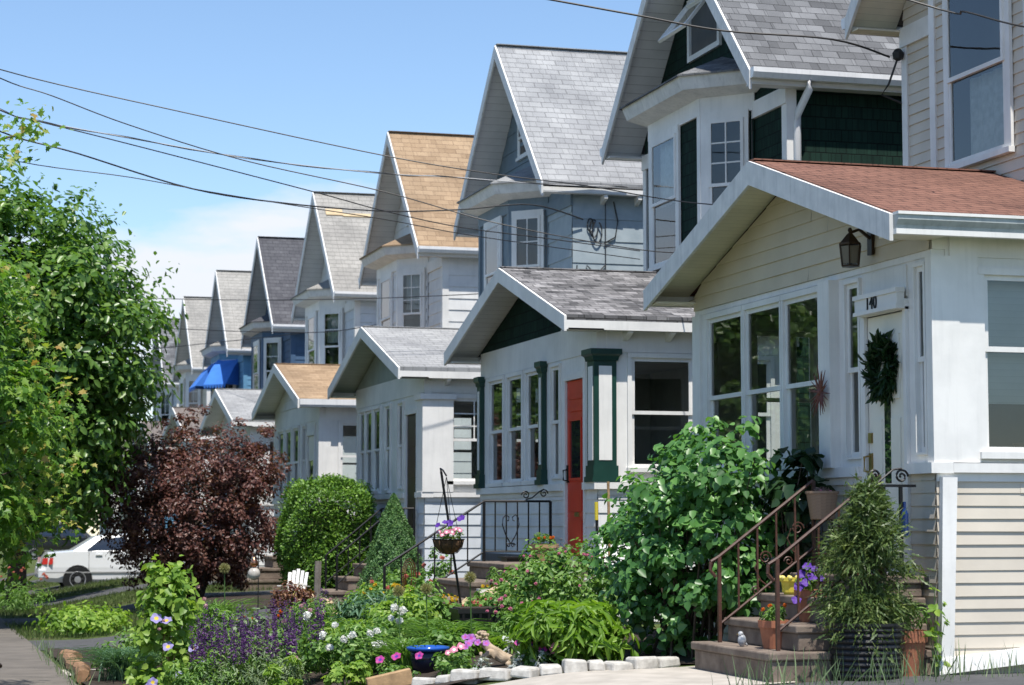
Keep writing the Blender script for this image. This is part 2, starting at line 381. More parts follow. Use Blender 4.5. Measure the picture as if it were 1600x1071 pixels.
def house(c):
    yp, yu = c['yp'], c['yu']; tr = c.get('trim', W); pt = c.get('ptrim', W)
    R = thing('row_house', c['label'], 'house', (8.0, yp, ground_z(8.0, yp)), 'row of narrow gabled houses')
    FU = Frame((UX, yu, 0), (0, -1, 0), (-1, 0, 0)); FUS = Frame((0, yu-HP, 0), (1, 0, 0), (0, -1, 0))
    FP = Frame((PX0, yp, 0), (0, -1, 0), (-1, 0, 0)); FPS = Frame((0, yp-HP, 0), (1, 0, 0), (0, -1, 0)); FPL = Frame((0, yp+HP, 0), (-1, 0, 0), (0, 1, 0))
    # ---- main body
    slu = (9.42-6.75)/URH
    mb = MB(); mb.box(UX+.01, 17, yu-HP+.01, yu+HP-.01, -.2, 6.62)
    mb.prism([(UX+.02, yu-HP, 6.62), (UX+.02, yu+HP, 6.62), (UX+.02, yu+.02, 9.05), (UX+.02, yu-.02, 9.05)], (7.2, 0, 0))
    mb.build('house_body', c['wall'][1] if c['wall'][0] == 'lap' else GREENP, R)
    clad(R, 'front_wall', FU, 3.6, 6.6, lambda z: -HP, lambda z: HP, c.get('fwall', c['wall']))
    clad(R, 'side_wall', FUS, .1, 6.6, lambda z: UX, lambda z: 17, c['wall'])
    clad(R, 'gable_wall', FU, 6.6, 9.2, lambda z: -max(0, min(HP, (9.28-z)/slu)), lambda z: max(0, min(HP, (9.28-z)/slu)), c['gable'])
    mb = MB()
    if c.get('corner', 1):
        FU.box(mb, HP-.12, HP+.02, 0, .025, 3.6, 6.5); FUS.box(mb, UX-.024, UX+.1, 0, .0252, 3.6, 6.598); mb.build('corner_board', c.get('cornerm', tr), R)
    mb = MB(); FU.box(mb, -HP-.02, -HP+.1, 0, .025, 3.6, 6.5); mb.build('corner_board', c.get('cornerm', tr), R)
    gable_roof(R, 'roof', URX, 17.4, yu, URH, 6.75, 9.42, .09, c['roof'])
    mb = MB()
    for s in (-1, 1):
        p = [(URX+.03, yu+s*(URH-.03), 6.655), (URX+.03, yu, 9.325), (UX, yu, 9.325), (UX, yu+s*(URH-.03), 6.655)]
        mb.poly(p if s > 0 else p[::-1])
    mb.build('soffit', c.get('soffit', SOFW), R)
    rakes(R, URX, yu, URH, 6.75, 9.42, .22, c.get('rake', WOLD), drop=.015)
    for s in (-1, 1):
        mb = MB(); y = yu+s*(URH+.0)
        if c.get('gutter', 1):
            y2 = y+s*.11
            mb.prism([(URX-.02, y, 6.64), (URX-.02, y2-s*.03, 6.64), (URX-.02, y2, 6.70), (URX-.02, y2, 6.755), (URX-.02, y, 6.755)], (8.2, 0, 0))
            mb.build('gutter', GUT, R)
        else:
            mb.box(URX, 17.3, min(y, y-s*.03), max(y, y-s*.03), 6.6, 6.68)
            mb.build('eave_board', tr, R)
    for s in (-1, 1):
        mb = MB(); ya, yb_ = sorted((yu+s*(URH-.002), yu+s*(HP+.0)))
        mb.box(URX+.02, 17, ya, yb_, 6.585, 6.605)
        mb.build('eave_soffit', c.get('soffit', SOFW), R)
        mb = MB(); ya, yb_ = sorted((yu+s*(URH-.003), yu+s*(URH-.025))); mb.box(URX+.001, 17, ya, yb_, 6.58, 6.72); mb.build('eave_fascia', tr, R)
    if c.get('tails'):
        for k in range(4):
            mb = MB(); x = 10.15+k*.55
            mb.prism([(x, yu-HP-.0, 6.575), (x, yu-URH+.02, 6.575), (x, yu-URH+.02, 6.52), (x, yu-HP, 6.44)], (.06, 0, 0)); mb.build('rafter_tail', tr, R)
    # ---- second floor bay
    yb = yu+c.get('bay', .05); A, B, D = .9, 1.38, .48; bx = UX-D
    mb = MB()
    prof = [(UX, yb+B), (bx, yb+A), (bx, yb-A), (UX, yb-B)]
    FB = Frame((bx, yb, 0), (0, -1, 0), (-1, 0, 0)); FO = Frame(((UX+bx)/2, yb-(A+B)/2, 0), (1, -1, 0), (-1, -1, 0)); ow = D*math.sqrt(2)/2
    FL = Frame(((UX+bx)/2, yb+(A+B)/2, 0), (-1, -1, 0), (-1, 1, 0))
    bw = c.get('baywall', c['wall'])
    fw = c.get('bayw', (-.42, .42)); ofw = (-ow+.105, ow-.115); BZ = (4.85, 6.44)
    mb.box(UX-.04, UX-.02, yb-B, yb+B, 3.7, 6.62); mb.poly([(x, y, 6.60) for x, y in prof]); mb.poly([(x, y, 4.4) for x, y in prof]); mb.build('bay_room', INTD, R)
    def cladh(F, u0, u1, h):
        for (a, b, z0, z1) in ((u0, u1, 3.8, BZ[0]), (u0, h[0], BZ[0], BZ[1]), (h[1], u1, BZ[0], BZ[1]), (u0, u1, BZ[1], 6.62)):
            clad(R, 'bay_wall', F, z0, z1, lambda z, a=a: a, lambda z, b=b: b, bw, .02)
    cladh(FB, -A, A, fw); cladh(FO, -ow, ow, ofw)
    clad(R, 'bay_wall', FL, 3.8, 6.62, lambda z: -ow, lambda z: ow, bw, .02)
    def drape(F, u0, u1, z0, z1, m, d=-.09):
        mb = MB(); k = 14
        for j in range(k):
            a, b = u0+(u1-u0)*j/k, u0+(u1-u0)*(j+1)/k; na, nb = d+.018*math.sin(j*1.9), d+.018*math.sin((j+1)*1.9)
            mb.poly([F.pt(a, na, z0), F.pt(b, nb, z0), F.pt(b, nb, z1), F.pt(a, na, z1)])
        mb.build('curtain', m, R)
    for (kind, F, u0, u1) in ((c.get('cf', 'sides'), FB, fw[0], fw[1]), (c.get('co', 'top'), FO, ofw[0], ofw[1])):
        zm_ = (BZ[0]+BZ[1])/2
        if kind == 'sides': drape(F, u0, u0+(u1-u0)*.17, BZ[0], BZ[1], CURT, -.14); drape(F, u1-(u1-u0)*.17, u1, BZ[0], BZ[1], CURT, -.14)
        elif kind == 'top': drape(F, u0, u1, zm_+.1, BZ[1], BLIND)
        elif kind == 'low': drape(F, u0+(u1-u0)*.12, u1, BZ[0], zm_, CURT); 
        elif kind == 'upper': drape(F, u0, u1, zm_-.02, BZ[1], CURT, -.05)  # white cloth behind the upper pane imitates a bright cloud reflected in it
    bt = c.get('baytrim', tr)
    mb = MB()
    FB.box(mb, -A-.03, A+.03, .0, .05, 6.52, 6.78); FO.box(mb, -ow-.02, ow+.02, .0, .05, 6.52, 6.78); FL.box(mb, -ow-.02, ow+.02, .0, .05, 6.52, 6.78)
    FU.box(mb, B-(yb-yu)-.25, HP+.03, 0, .04, 6.42, 6.62); FU.box(mb, -HP-.03, -B-(yb-yu), 0, .04, 6.42, 6.62)
    FB.box(mb, A-.08, A+.028, .021, .046, 3.8, 6.52); FO.box(mb, -ow-.018, -ow+.07, .021, .046, 3.8, 6.52); FB.box(mb, -A-.028, -A+.08, .021, .046, 3.8, 6.52)
    mb.build('bay_trim', bt, R)
    # cornice: a moulded ring that overhangs the bay
    mb = MB(); E1, E2 = .36, .30
    def ring(e, z): return [(UX, yb+B+e*1.2, z), (bx-e, yb+A+e*.45, z), (bx-e, yb-A-e*.45, z), (UX, yb-B-e*1.2, z)]
    r0, r1, r2 = ring(.05, 6.73), ring(E2, 6.80), ring(E1, 6.96)
    for a, b in ((r0, r1), (r1, r2)):
        for k in range(3): mb.poly([a[k+1], a[k], b[k], b[k+1]])
    mb.poly(r2); mb.build('bay_cornice', c.get('cornice', WOLD), R)
    mb = MB(); r3 = [(x, y, z+.012) for x, y, z in ring(E1+.03, 6.96)]; top = [(UX, yb+.35, 7.40), (UX, yb-.35, 7.40)]
    mb.poly([r3[2], r3[1], top[0], top[1]]); mb.poly([r3[3], r3[2], top[1]]); mb.poly([r3[1], r3[0], top[0]])
    for k in range(3): mb.poly([(r3[k+1][0], r3[k+1][1], 6.95), (r3[k][0], r3[k][1], 6.95), r3[k], r3[k+1]])
    mb.build('bay_roof', c.get('bayroof', c['roof']), R)
    g = c.get('bayglass', (DGL, DGL))
    window(R, FB, fw[0], fw[1], BZ[0], BZ[1], trim=tr, n=.036, casing=.09, glass=GLASS, glass2=GLASS, munt=c.get('fm', (0, 0)), rail=.5)
    window(R, FO, ofw[0], ofw[1], BZ[0], BZ[1], trim=tr, n=.036, casing=.06, glass=GLASS, glass2=GLASS, munt=c.get('om', (1, 1)))
    if c.get('attic') == 'open':
        mb = MB(); u0, u1, z0, z1 = -.62, .36, 7.62, 8.3
        FU.box(mb, u0-.07, u0, 0, .04, z0-.07, z1+.07); FU.box(mb, u1, u1+.07, 0, .04, z0-.07, z1+.07); FU.box(mb, u0, u1, 0, .04, z0-.07, z0); FU.box(mb, u0, u1, 0, .04, z1, z1+.07)
        w = mb.build('attic_window', W, R)
        mb = MB(); mb.poly([FU.pt(u0, .004, z0), FU.pt(u1, .004, z0), FU.pt(u1, .004, z1), FU.pt(u0, .004, z1)]); mb.build('opening', INTD, w)
        mb = MB(); a = rad(38); dz, dn = .66*math.cos(a), .66*math.sin(a)
        top_, bot = z1-.01, z1-.01-dz
        for (ua, ub, f0, f1) in ((u0+.01, u0+.07, 0, 1), (u1-.07, u1-.01, 0, 1), (u0+.07, u1-.07, 0, .1), (u0+.07, u1-.07, .9, 1)):
            p = [FU.pt(ua, .04+dn*f0, top_-dz*f0), FU.pt(ub, .04+dn*f0, top_-dz*f0), FU.pt(ub, .04+dn*f1, top_-dz*f1), FU.pt(ua, .04+dn*f1, top_-dz*f1)]
            mb.prism(p, FU.n*.03+Vector((0, 0, .025)))
        s_ = mb.build('tilted_sash', W, w)
        mb = MB(); mb.poly([FU.pt(u0+.07, .055+dn*.1, top_-dz*.1), FU.pt(u1-.07, .055+dn*.1, top_-dz*.1), FU.pt(u1-.07, .055+dn*.9, top_-dz*.9), FU.pt(u0+.07, .055+dn*.9, top_-dz*.9)]); mb.build('pane', GLASS, w)
    elif c.get('attic'):
        window(R, FU, -.40, .40, 7.62, 8.25, trim=tr, casing=.07, rail=.5)
    # ---- enclosed porch
    SILL, TOP = 2.0, c.get('ptop', 3.48); GZ = c.get('gz', 3.82)
    dl, dr = 1.33, 2.0
    kw = c['pwall']
    mb = MB()
    for (a, b) in ((-HP, dl-.08), (dr+.05, HP)): FP.box(mb, a, b, -.1, -.003, -.1, SILL-.04)
    FPS.box(mb, PX0+.1, UX, -.1, -.003, -.1, SILL-.04); FPL.box(mb, -UX, -PX0-.1, -.1, -.003, -.1, SILL-.04)
    mb.build('porch_knee_wall', kw[1] if kw[0] == 'lap' else GREENP, R)
    clad(R, 'porch_siding', FP, .2, SILL-.04, lambda z: -HP, lambda z: dl-.08, kw)
    clad(R, 'porch_siding', FP, .2, SILL-.04, lambda z: dr+.05, lambda z: HP, kw)
    clad(R, 'porch_siding', FPS, .2, SILL-.04, lambda z: PX0, lambda z: UX, kw)
    mb = MB()
    FP.box(mb, -HP-.05, dl-.08, -.12, .06, SILL-.04, SILL+.04); FP.box(mb, dr+.05, HP+.05, -.12, .06, SILL-.04, SILL+.04)
    FPS.box(mb, PX0+.12, UX, -.12, .055, SILL-.035, SILL+.035); FPL.box(mb, -UX, -PX0-.12, -.12, .055, SILL-.035, SILL+.035)
    FPS.box(mb, PX0, UX, .0, .02, SILL-.1, SILL-.036); FP.box(mb, -HP, dl-.08, .0, .02, SILL-.1, SILL-.041)
    mb.build('sill_band', c.get('sillm', pt), R)
    fwin = c.get('fwin', [(-1.98, -1.34), (-1.12, -.48), (-.28, .34)]); wz = c.get('wz', (2.1, 3.42)); sl = c.get('sl', [(.76, 1.08), (2.08, 2.22)])
    holes = [(a, b, wz[0], wz[1]) for a, b in fwin]+[(a, b, 2.12, wz[1]) for a, b in sl]+[(dl, dr, 0, 3.22)]
    mb = MB(); FP.holes(mb, -HP, HP, SILL+.04, TOP, -.1, 0, holes)
    swin = c.get('swin', [(7.72, 8.44), (8.66, 9.38)]); sz = c.get('sz', (2.2, 3.42))
    FPS.holes(mb, PX0+.1, UX, SILL+.04, TOP, -.1, 0, [(a, b, sz[0], sz[1]) for a, b in swin])
    FPL.holes(mb, -UX, -PX0-.1, SILL+.04, TOP, -.1, 0, [(-b, -a, sz[0], sz[1]) for a, b in swin])
    mb.build('porch_wall', c.get('pmain', pt), R)
    for i, (a, b) in enumerate(fwin): window(R, FP, a, b, wz[0], wz[1], True, pt, casing=c.get('fcas', .06), rail=c.get('frail', .5), head=.05, glass=c.get('fglass', GLASS), munt=c.get('pm', (0, 0)))
    for a, b in sl: window(R, FP, a, b, 2.12, wz[1], True, pt, casing=.03, rail=.5, head=.03, sill=False)
    for a, b in swin: window(R, FPS, a, b, sz[0], sz[1], True, pt, casing=.05, rail=c.get('srail', .5), head=.05, munt=c.get('smunt', (0, 0)))
    for a, b in swin: window(R, FPL, -b, -a, sz[0], sz[1], True, pt, casing=.05, rail=.5, head=.05, munt=c.get('smunt', (0, 0)))
    # frieze
    mb = MB(); FP.box(mb, -HP, HP, -.1, .012, TOP, max(GZ, TOP+.05)); FPS.box(mb, PX0+.1, UX, -.1, .012, TOP, 3.80); FPL.box(mb, -UX, -PX0-.1, -.1, .012, TOP, 3.80)
    FPS.box(mb, PX0-.004, PX0+.1, -.1, .011, max(GZ, TOP+.05)+.001, 3.80); FPL.box(mb, -PX0-.1, -PX0+.004, -.1, .011, max(GZ, TOP+.05)+.001, 3.80)
    mb.build('porch_frieze', c.get('frieze', pt), R)
    sl_ = (4.69-3.86)/RH
    clad(R, 'porch_gable', FP, GZ, 4.58, lambda z: -max(0, min(HP, (4.58-z)/sl_)), lambda z: max(0, min(HP, (4.58-z)/sl_)), c['pgable'], .014)
    mb = MB(); mb.prism([(PX0+.02, yp-HP, 3.7), (PX0+.02, yp+HP, 3.7), (PX0+.02, yp+HP, 3.78), (PX0+.02, yp, 4.54), (PX0+.02, yp-HP, 3.78)], (.08, 0, 0)); mb.build('porch_gable_backing', INT, R)
    gable_roof(R, 'porch_roof', RX, UX+.06, yp, RH, 3.86, 4.69, .06, c['proof'])
    rakes(R, RX, yp, RH, 3.86, 4.69, c.get('prake', .17), c.get('prakem', W), drop=.012)
    mb = MB()
    for s in (-1, 1):
        p = [(RX+.02, yp+s*(RH-.02), 3.79), (RX+.02, yp, 4.62), (PX0, yp, 4.62), (PX0, yp+s*(RH-.02), 3.79)]
        mb.poly(p if s > 0 else p[::-1])
        mb.box(RX+.02, PX0, min(yp+s*RH, yp+s*(HP-.05)), max(yp+s*RH, yp+s*(HP-.05)), 3.70, 3.715)
        mb.box(PX0, UX, min(yp+s*(RH-.01), yp+s*(HP+.012)), max(yp+s*(RH-.01), yp+s*(HP+.012)), 3.74, 3.755)
    mb.build('porch_soffit', c.get('psoffit', SOFW), R)
    for s in (-1, 1):
        mb = MB(); y = yp+s*RH
        mb.box(RX+.0, UX, min(y, y-s*.025), max(y, y-s*.025), 3.70, 3.80); e = mb.build('porch_eave_board', c.get('peave', pt), R)
        if c.get('pgutter'):
            mb = MB(); y2 = y+s*.08
            if c['pgutter'] == 2:
                mb.prism([(RX, y, 3.735), (RX, y2-s*.035, 3.735), (RX, y2-s*.03, 3.76), (RX, y2, 3.80), (RX, y2, 3.835), (RX, y, 3.835)], (UX-RX, 0, 0)); gt = mb.build('porch_gutter', GUTOLD, R)
                mb = MB(); ya, yb2 = sorted((y, y2+s*.012)); mb.box(RX-.002, UX, ya, yb2, 3.836, 3.858); mb.build('gutter_lip', W, gt)
                mb = MB(); ya, yb2 = sorted((y+s*.001, y+s*.055)); mb.box(RX-.002, UX, ya, yb2, 3.695, 3.734); mb.build('lower_trim', W, R)
            else:
                mb.prism([(RX, y, 3.70), (RX, y2-s*.02, 3.70), (RX, y2, 3.74), (RX, y2, 3.845), (RX, y, 3.845)], (UX-RX, 0, 0)); mb.build('porch_gutter', GUT, R)
    if c.get('ptails'):
        for k in range(4):
            mb = MB(); x = 7.62+k*.5
            mb.prism([(x, yp-HP-.012, 3.735), (x, yp-RH+.03, 3.735), (x, yp-RH+.03, 3.68), (x, yp-HP-.012, 3.6)], (.06, 0, 0)); mb.build('rafter_tail', pt, R)
    mb = MB(); mb.box(PX0+.1, UX, yp-HP+.1, yp+HP-.1, 3.60, 3.64); mb.build('porch_ceiling', INT, R)
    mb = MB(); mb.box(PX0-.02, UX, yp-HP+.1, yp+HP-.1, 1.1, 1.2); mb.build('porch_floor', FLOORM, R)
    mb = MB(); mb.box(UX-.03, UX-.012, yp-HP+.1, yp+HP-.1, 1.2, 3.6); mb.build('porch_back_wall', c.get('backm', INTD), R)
    # door
    ft = MB(); FP.box(ft, dl-.08, dl, -.1, .03, 1.2, 3.24); FP.box(ft, dr, dr+.05, -.1, .03, 1.2, 3.24); FP.box(ft, dl-.08, dr+.05, -.1, .035, 3.22, 3.3); FP.box(ft, dl-.08, dr+.05, -.1, .06, 1.14, 1.215)
    ft.build('door_frame', pt, R)
    dm = c.get('door', DOORW); st = c.get('doorstyle', 'plain')
    FD = Frame(FP.P+FP.n*.035, FP.u, FP.n)
    mb = MB(); FP.box(mb, dl+.006, dr-.006, -.06, .0, 1.222, 3.212)
    um = (dl+dr)/2
    if st == 'red':
        for (a, b) in ((1.35, 1.62), (1.72, 1.98)): FD.box(mb, dl+.1, dr-.1, -.035, -.02, a, b)
        for zz in (3.0, 2.86): FD.box(mb, dl+.08, dr-.08, -.035, -.022, zz, zz+.05)
    elif st == 'cream':
        for (a, b, z0, z1) in ((dl+.1, um-.08, 2.55, 3.05), (um+.08, dr-.1, 2.55, 3.05), (dl+.1, um-.08, 1.4, 2.4), (um+.08, dr-.1, 1.4, 2.4)): FD.box(mb, a, b, -.035, -.022, z0, z1)
    elif st == 'dark':
        for k in range(4): FD.box(mb, dl+.1, dr-.1, -.035, -.022, 1.35+k*.46, 1.7+k*.46)
    D_ = mb.build('door', dm, R)
    if st in ('red', 'plain'):
        mb = MB(); mb.poly([FD.pt(dl+.13, -.033, 2.1), FD.pt(dr-.13, -.033, 2.1), FD.pt(dr-.13, -.033, 2.75), FD.pt(dl+.13, -.033, 2.75)]); mb.build('door_glass', DGL, D_)
        mb = MB(); 
        for (a, b, z0, z1) in ((dl+.1, dl+.13, 2.07, 2.78), (dr-.13, dr-.1, 2.07, 2.78), (dl+.13, dr-.13, 2.07, 2.1), (dl+.13, dr-.13, 2.75, 2.78)): FD.box(mb, a, b, -.035, -.018, z0, z1)
        mb.build('glass_moulding', dm, D_)
    if st == 'red':
        mb = MB(); FD.box(mb, um-.03, um+.12, -.035, -.02, 1.66, 1.71); mb.build('mail_slot', BRASS, D_)
        mb = MB(); FD.box(mb, dl+.02, dl+.07, -.035, -.015, 2.05, 2.25); mb.tube([FD.pt(dl+.045, -.02, 2.2), FD.pt(dl+.045, .03, 2.19), FD.pt(dl+.045, .03, 2.08), FD.pt(dl+.045, -.02, 2.07)], .01, 6); mb.build('door_handle', IRON, D_)
    if st == 'cream':
        mb = MB(); mb.poly([FD.pt(um-.05, -.032, 1.9), FD.pt(um+.06, -.032, 1.9), FD.pt(um+.06, -.032, 2.75), FD.pt(um-.05, -.032, 2.75)]); mb.build('door_glass', DGL, D_)
        mb = MB(); FD.box(mb, dl+.03, dl+.08, -.035, -.012, 2.22, 2.30); mb.build('deadbolt', BRASS, D_)
        mb = MB(); FD.box(mb, dl+.03, dl+.08, -.035, -.015, 1.98, 2.14); mb.tube([FD.pt(dl+.055, -.02, 2.12), FD.pt(dl+.055, .035, 2.11), FD.pt(dl+.055, .035, 2.0), FD.pt(dl+.055, -.02, 1.99)], .011, 6); mb.build('door_handle', BRASS, D_)
    if c.get('transom'):
        window(R, FP, dl, dr, 3.30, 3.46, False, pt, casing=.0, rail=.5) if False else None
    # corner posts
    if c.get('post', 'box') == 'box':
        mb = MB(); FP.box(mb, c.get('postl', HP-.16), HP+.035, -.2, .03, SILL+.04, TOP); mb.build('corner_post', c.get('postm', pt), R)
        mb = MB(); FP.box(mb, -HP-.035, -HP+.16, -.2, .03, SILL+.04, TOP); mb.build('corner_post', c.get('postm', pt), R)
    elif c['post'] == 'wide':
        mb = MB(); FP.box(mb, HP-.3, HP+.06, -.42, .05, SILL+.04, TOP-.02); FP.box(mb, HP-.34, HP+.1, -.46, .09, TOP-.1, TOP-.02)
        mb.build('corner_post', c.get('postm', pt), R)
    elif c['post'] == 'green':
        def col(u, hw, d0, d1):
            mb = MB(); FP.box(mb, u-hw, u+hw, -d0, d1, SILL+.22, TOP-.1)
            e = .015 if u > 1 else .018; FP.box(mb, u-hw-e, u+hw+e, -d0-e, d1+e, SILL+.10, SILL+.22); FP.box(mb, u-hw-2*e, u+hw+2*e, -d0-2*e, d1+2*e, SILL+.04, SILL+.10)
            q_ = .75 if u > 1 else .55; k = [(0.02*q_, -.1), (.035*q_, -.05), (.07*q_, -.03), (.07*q_, .03)]
            for (e0, za), (e1, zb) in zip(k, k[1:]):
                a = [FP.pt(u-hw-e0, d1+e0, TOP+za), FP.pt(u+hw+e0, d1+e0, TOP+za), FP.pt(u+hw+e0, -d0-e0, TOP+za), FP.pt(u-hw-e0, -d0-e0, TOP+za)]
                b = [FP.pt(u-hw-e1, d1+e1, TOP+zb), FP.pt(u+hw+e1, d1+e1, TOP+zb), FP.pt(u+hw+e1, -d0-e1, TOP+zb), FP.pt(u-hw-e1, -d0-e1, TOP+zb)]
                mb.hexa(a+b)
            o = mb.build('porch_column', GREENP, R)
            mb = MB(); FP.box(mb, u-hw+.045, u+hw-.045, d1, d1+.006, SILL+.28, TOP-.16)
            if u > 1: mb.box(PX0-d1+.055, PX0+d0-.055, yp-u-hw-.006, yp-u-hw, SILL+.28, TOP-.16)
            mb.build('white_panel', W, o)
        col(HP-.10, .125, .21, .05); col(.44, .085, -.006, .06); col(-HP+.07, .085, -.006, .06)
    return R, dict(FP=FP, FPS=FPS, FU=FU, FUS=FUS, FB=FB, FO=FO)

def lapm(m, s): return ('lap', m, s)
def flat(m): return ('flat', m)
H = {}
cfgs = [
 dict(k=1, yp=16.63, yu=16.85, label='nearest beige house with a red-brown porch roof, number 140 above its door', wall=lapm(BEIGE, .105), gable=lapm(BEIGE, .105), roof=R_BROWN, rake=WOLD, soffit=SOFB,
      pwall=lapm(BEIGE, .095), pgable=lapm(TANV, .125), proof=R_RED, psoffit=SOFB, prake=.20, prakem=WOLD, peave=W, pgutter=2, gz=3.63, ptop=3.58, fcas=.035, frail=.47, sl=[(.97, 1.21), (2.20, 2.345)], postl=2.385,
      fwin=[(-2.10, -1.25), (-1.17, -.37), (-.29, .53)], wz=(2.1, 3.52), swin=[(7.74, 8.55), (8.72, 9.5)], sz=(2.12, 3.45), srail=.58, door=DOORW, doorstyle='cream', bay=-.03, bayw=(-.52, .52), cf='low', backm=INTD, frieze=W),
 dict(k=2, yp=24.57, yu=24.72, label='dark green shingled house with white trim and a red front door', wall=flat(GSH), gable=flat(GSH), baywall=flat(GSH), roof=R_GREY, bay=-.08, attic='open', pwall=lapm(WSID, .15), pgable=flat(GSH), proof=R_DASH,
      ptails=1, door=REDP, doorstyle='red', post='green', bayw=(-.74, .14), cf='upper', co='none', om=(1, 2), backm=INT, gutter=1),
 dict(k=3, yp=32.65, yu=32.92, label='grey-blue house with pale grey roofs behind the cone spruce', wall=lapm(GREY, .34), gable=lapm(BAYGREY, .3), baywall=flat(BAYGREY), baytrim=BAYGREY, cf='none', co='none', roof=R_LIGHT, bay=.18, attic=1, pwall=lapm(LGREY, .17), pgable=flat(SAGE), proof=R_LIGHT,
      psoffit=SOFG, prakem=W, fwin=[(-2.12, -1.72), (-1.66, -1.14), (-1.04, -.52), (-.16, .2)], fcas=.03, tails=1, ptails=1, gutter=0, corner=0, post='wide', door=DARKDOOR, doorstyle='dark', om=(1, 1), fm=(0, 0), smunt=(1, 2), ptop=3.5),
 dict(k=4, yp=40.84, yu=40.97, label='white sided house with tan shingle roofs', wall=lapm(WSID, .22), gable=lapm(WSID, .2), roof=R_TAN, bay=.1, attic=1, pwall=lapm(WSID, .15), pgable=lapm(WSID, .2), proof=R_TAN, pgutter=1, om=(1, 2)),
 dict(k=5, yp=49.0, yu=49.06, label='white house with a worn pale grey roof beyond the tan roofed house', wall=lapm(LGREY, .2), gable=lapm(WSID, .2), baywall=flat(WSID), roof=R_BEIGE, bay=.05, attic=1, pwall=lapm(WSID, .15), pgable=flat(WSID), proof=R_LIGHT, om=(0, 1)),
 dict(k=6, yp=57.2, yu=57.3, label='dark blue house with a slate grey roof', wall=lapm(DBLUE, .18), gable=flat(DBLUE), baywall=flat(DBLUE), cornerm=DBLUE, baytrim=DBLUE, roof=R_STEEL, bay=.05, attic=1, pwall=lapm(DBLUE, .15), pgable=flat(WSID), proof=R_BROWN, om=(0, 1)),
 dict(k=7, yp=65.3, yu=65.38, label='bright blue house with blue awnings over its bay windows', wall=lapm(LBLUE, .18), gable=flat(LBLUE), baywall=flat(LBLUE), cornerm=LBLUE, baytrim=LBLUE, roof=R_BEIGE, bay=.05, attic=1, pwall=lapm(LBLUE, .15), pgable=flat(LBLUE), proof=R_BROWN),
 dict(k=8, yp=73.3, yu=73.39, label='cream house with a beige roof past the blue awnings', wall=lapm(CREAM, .18), gable=flat(CREAM), baywall=flat(CREAM), roof=R_BEIGE, bay=.05, attic=1, pwall=lapm(CREAM, .15), pgable=flat(CREAM), proof=R_BROWN),
 dict(k=9, yp=81.4, yu=81.5, label='farthest grey roofed house partly behind the dark tree', wall=lapm(LGREY, .18), gable=flat(LGREY), baywall=flat(LGREY), roof=R_GREY, bay=.05, attic=1, pwall=lapm(LGREY, .15), pgable=flat(LGREY), proof=R_GREY),
]
for c in cfgs: H[c['k']] = house(c)

# extra parts of single houses
R1, f1 = H[1]; R2, f2 = H[2]; R3, f3 = H[3]; R5, f5 = H[5]; R7, f7 = H[7]
FP1, FS1, FU1 = f1['FP'], f1['FPS'], f1['FU']
# house 1: pilaster, blank panel over the door, slumped skirt trim, blinds and basket shelf
mb = MB(); FP1.box(mb, .575, .80, 0, .09, 2.04, 3.58); mb.build('pilaster', W, R1)
mb = MB(); FP1.box(mb, 1.31, 2.04, .0, .012, 3.32, 3.56); mb.build('panel_over_door', W, R1)
mb = MB(); FS1.box(mb, PX0+.13, PX0+.36, .0, .03, 2.04, 3.74); mb.build('side_board', W, R1)
mb = MB(); mb.hexa([(PX0-.02, 14.10, .56), (PX0+.08, 14.10, .55), (PX0+.08, 14.17, .55), (PX0-.02, 14.17, .56), (PX0+.02, 14.11, 1.93), (PX0+.14, 14.11, 1.93), (PX0+.14, 14.16, 1.93), (PX0+.02, 14.16, 1.93)]); mb.build('corner_trim', W, R1)
mb = MB(); mb.hexa([(PX0-.05, 14.07, .49), (UX, 14.07, .72), (UX, 14.17, .72), (PX0-.05, 14.17, .49), (PX0-.05, 14.09, .60), (UX, 14.09, .84), (UX, 14.17, .84), (PX0-.05, 14.17, .60)]); mb.build('skirt_trim', W, R1)
mb = MB(); mb.poly([(7.72, 14.33, 2.49), (8.58, 14.33, 2.49), (8.58, 14.33, 3.46), (7.72, 14.33, 3.46)]); mb.build('window_blind', BLIND, R1)
mb = MB(); FU1.box(mb, -1.68, -1.48, 0, .02, 4.62, 4.85); w = mb.build('wall_vent', W, R1)
mb = MB(); FU1.box(mb, -1.65, -1.51, .02, .024, 4.76, 4.82); FU1.box(mb, -1.65, -1.51, .02, .024, 4.64, 4.73); mb.build('vent_opening', IRON, w)
mb = MB(); FU1.box(mb, -1.36, -1.25, 0.0, .03, 3.6, 6.6); mb.build('corner_board', W, R1)
# house 2: downspout and shade
mb = MB(); y = 24.72-URH; mb.tube([(9.86, y-.05, 6.66), (9.86, y-.05, 6.55), (9.80, y+.14, 6.30), (9.80, y+.165, 6.2), (9.80, y+.165, 3.7)], .045, 8); mb.build('downspout', GUT, R2, smooth=True)
# house 3: pale lower wall panel, meter loops
# house 5: torn roof patch
mb = MB(); sl = (9.42-6.75)/URH
def onroof(x, d, lift): return (x, 49.06-d, 9.42-d*sl+lift)
mb.prism([onroof(9.35, .50, .01), onroof(9.75, .5, .01), onroof(9.75, .66, .01), onroof(9.35, .66, .01)], (0, -.01, .02)); mb.prism([onroof(9.75, .60, .01), onroof(10.6, .6, .01), onroof(10.6, .68, .01), onroof(9.75, .68, .01)], (0, -.01, .02))
mb.build('roof_patch', SANDST, R5)
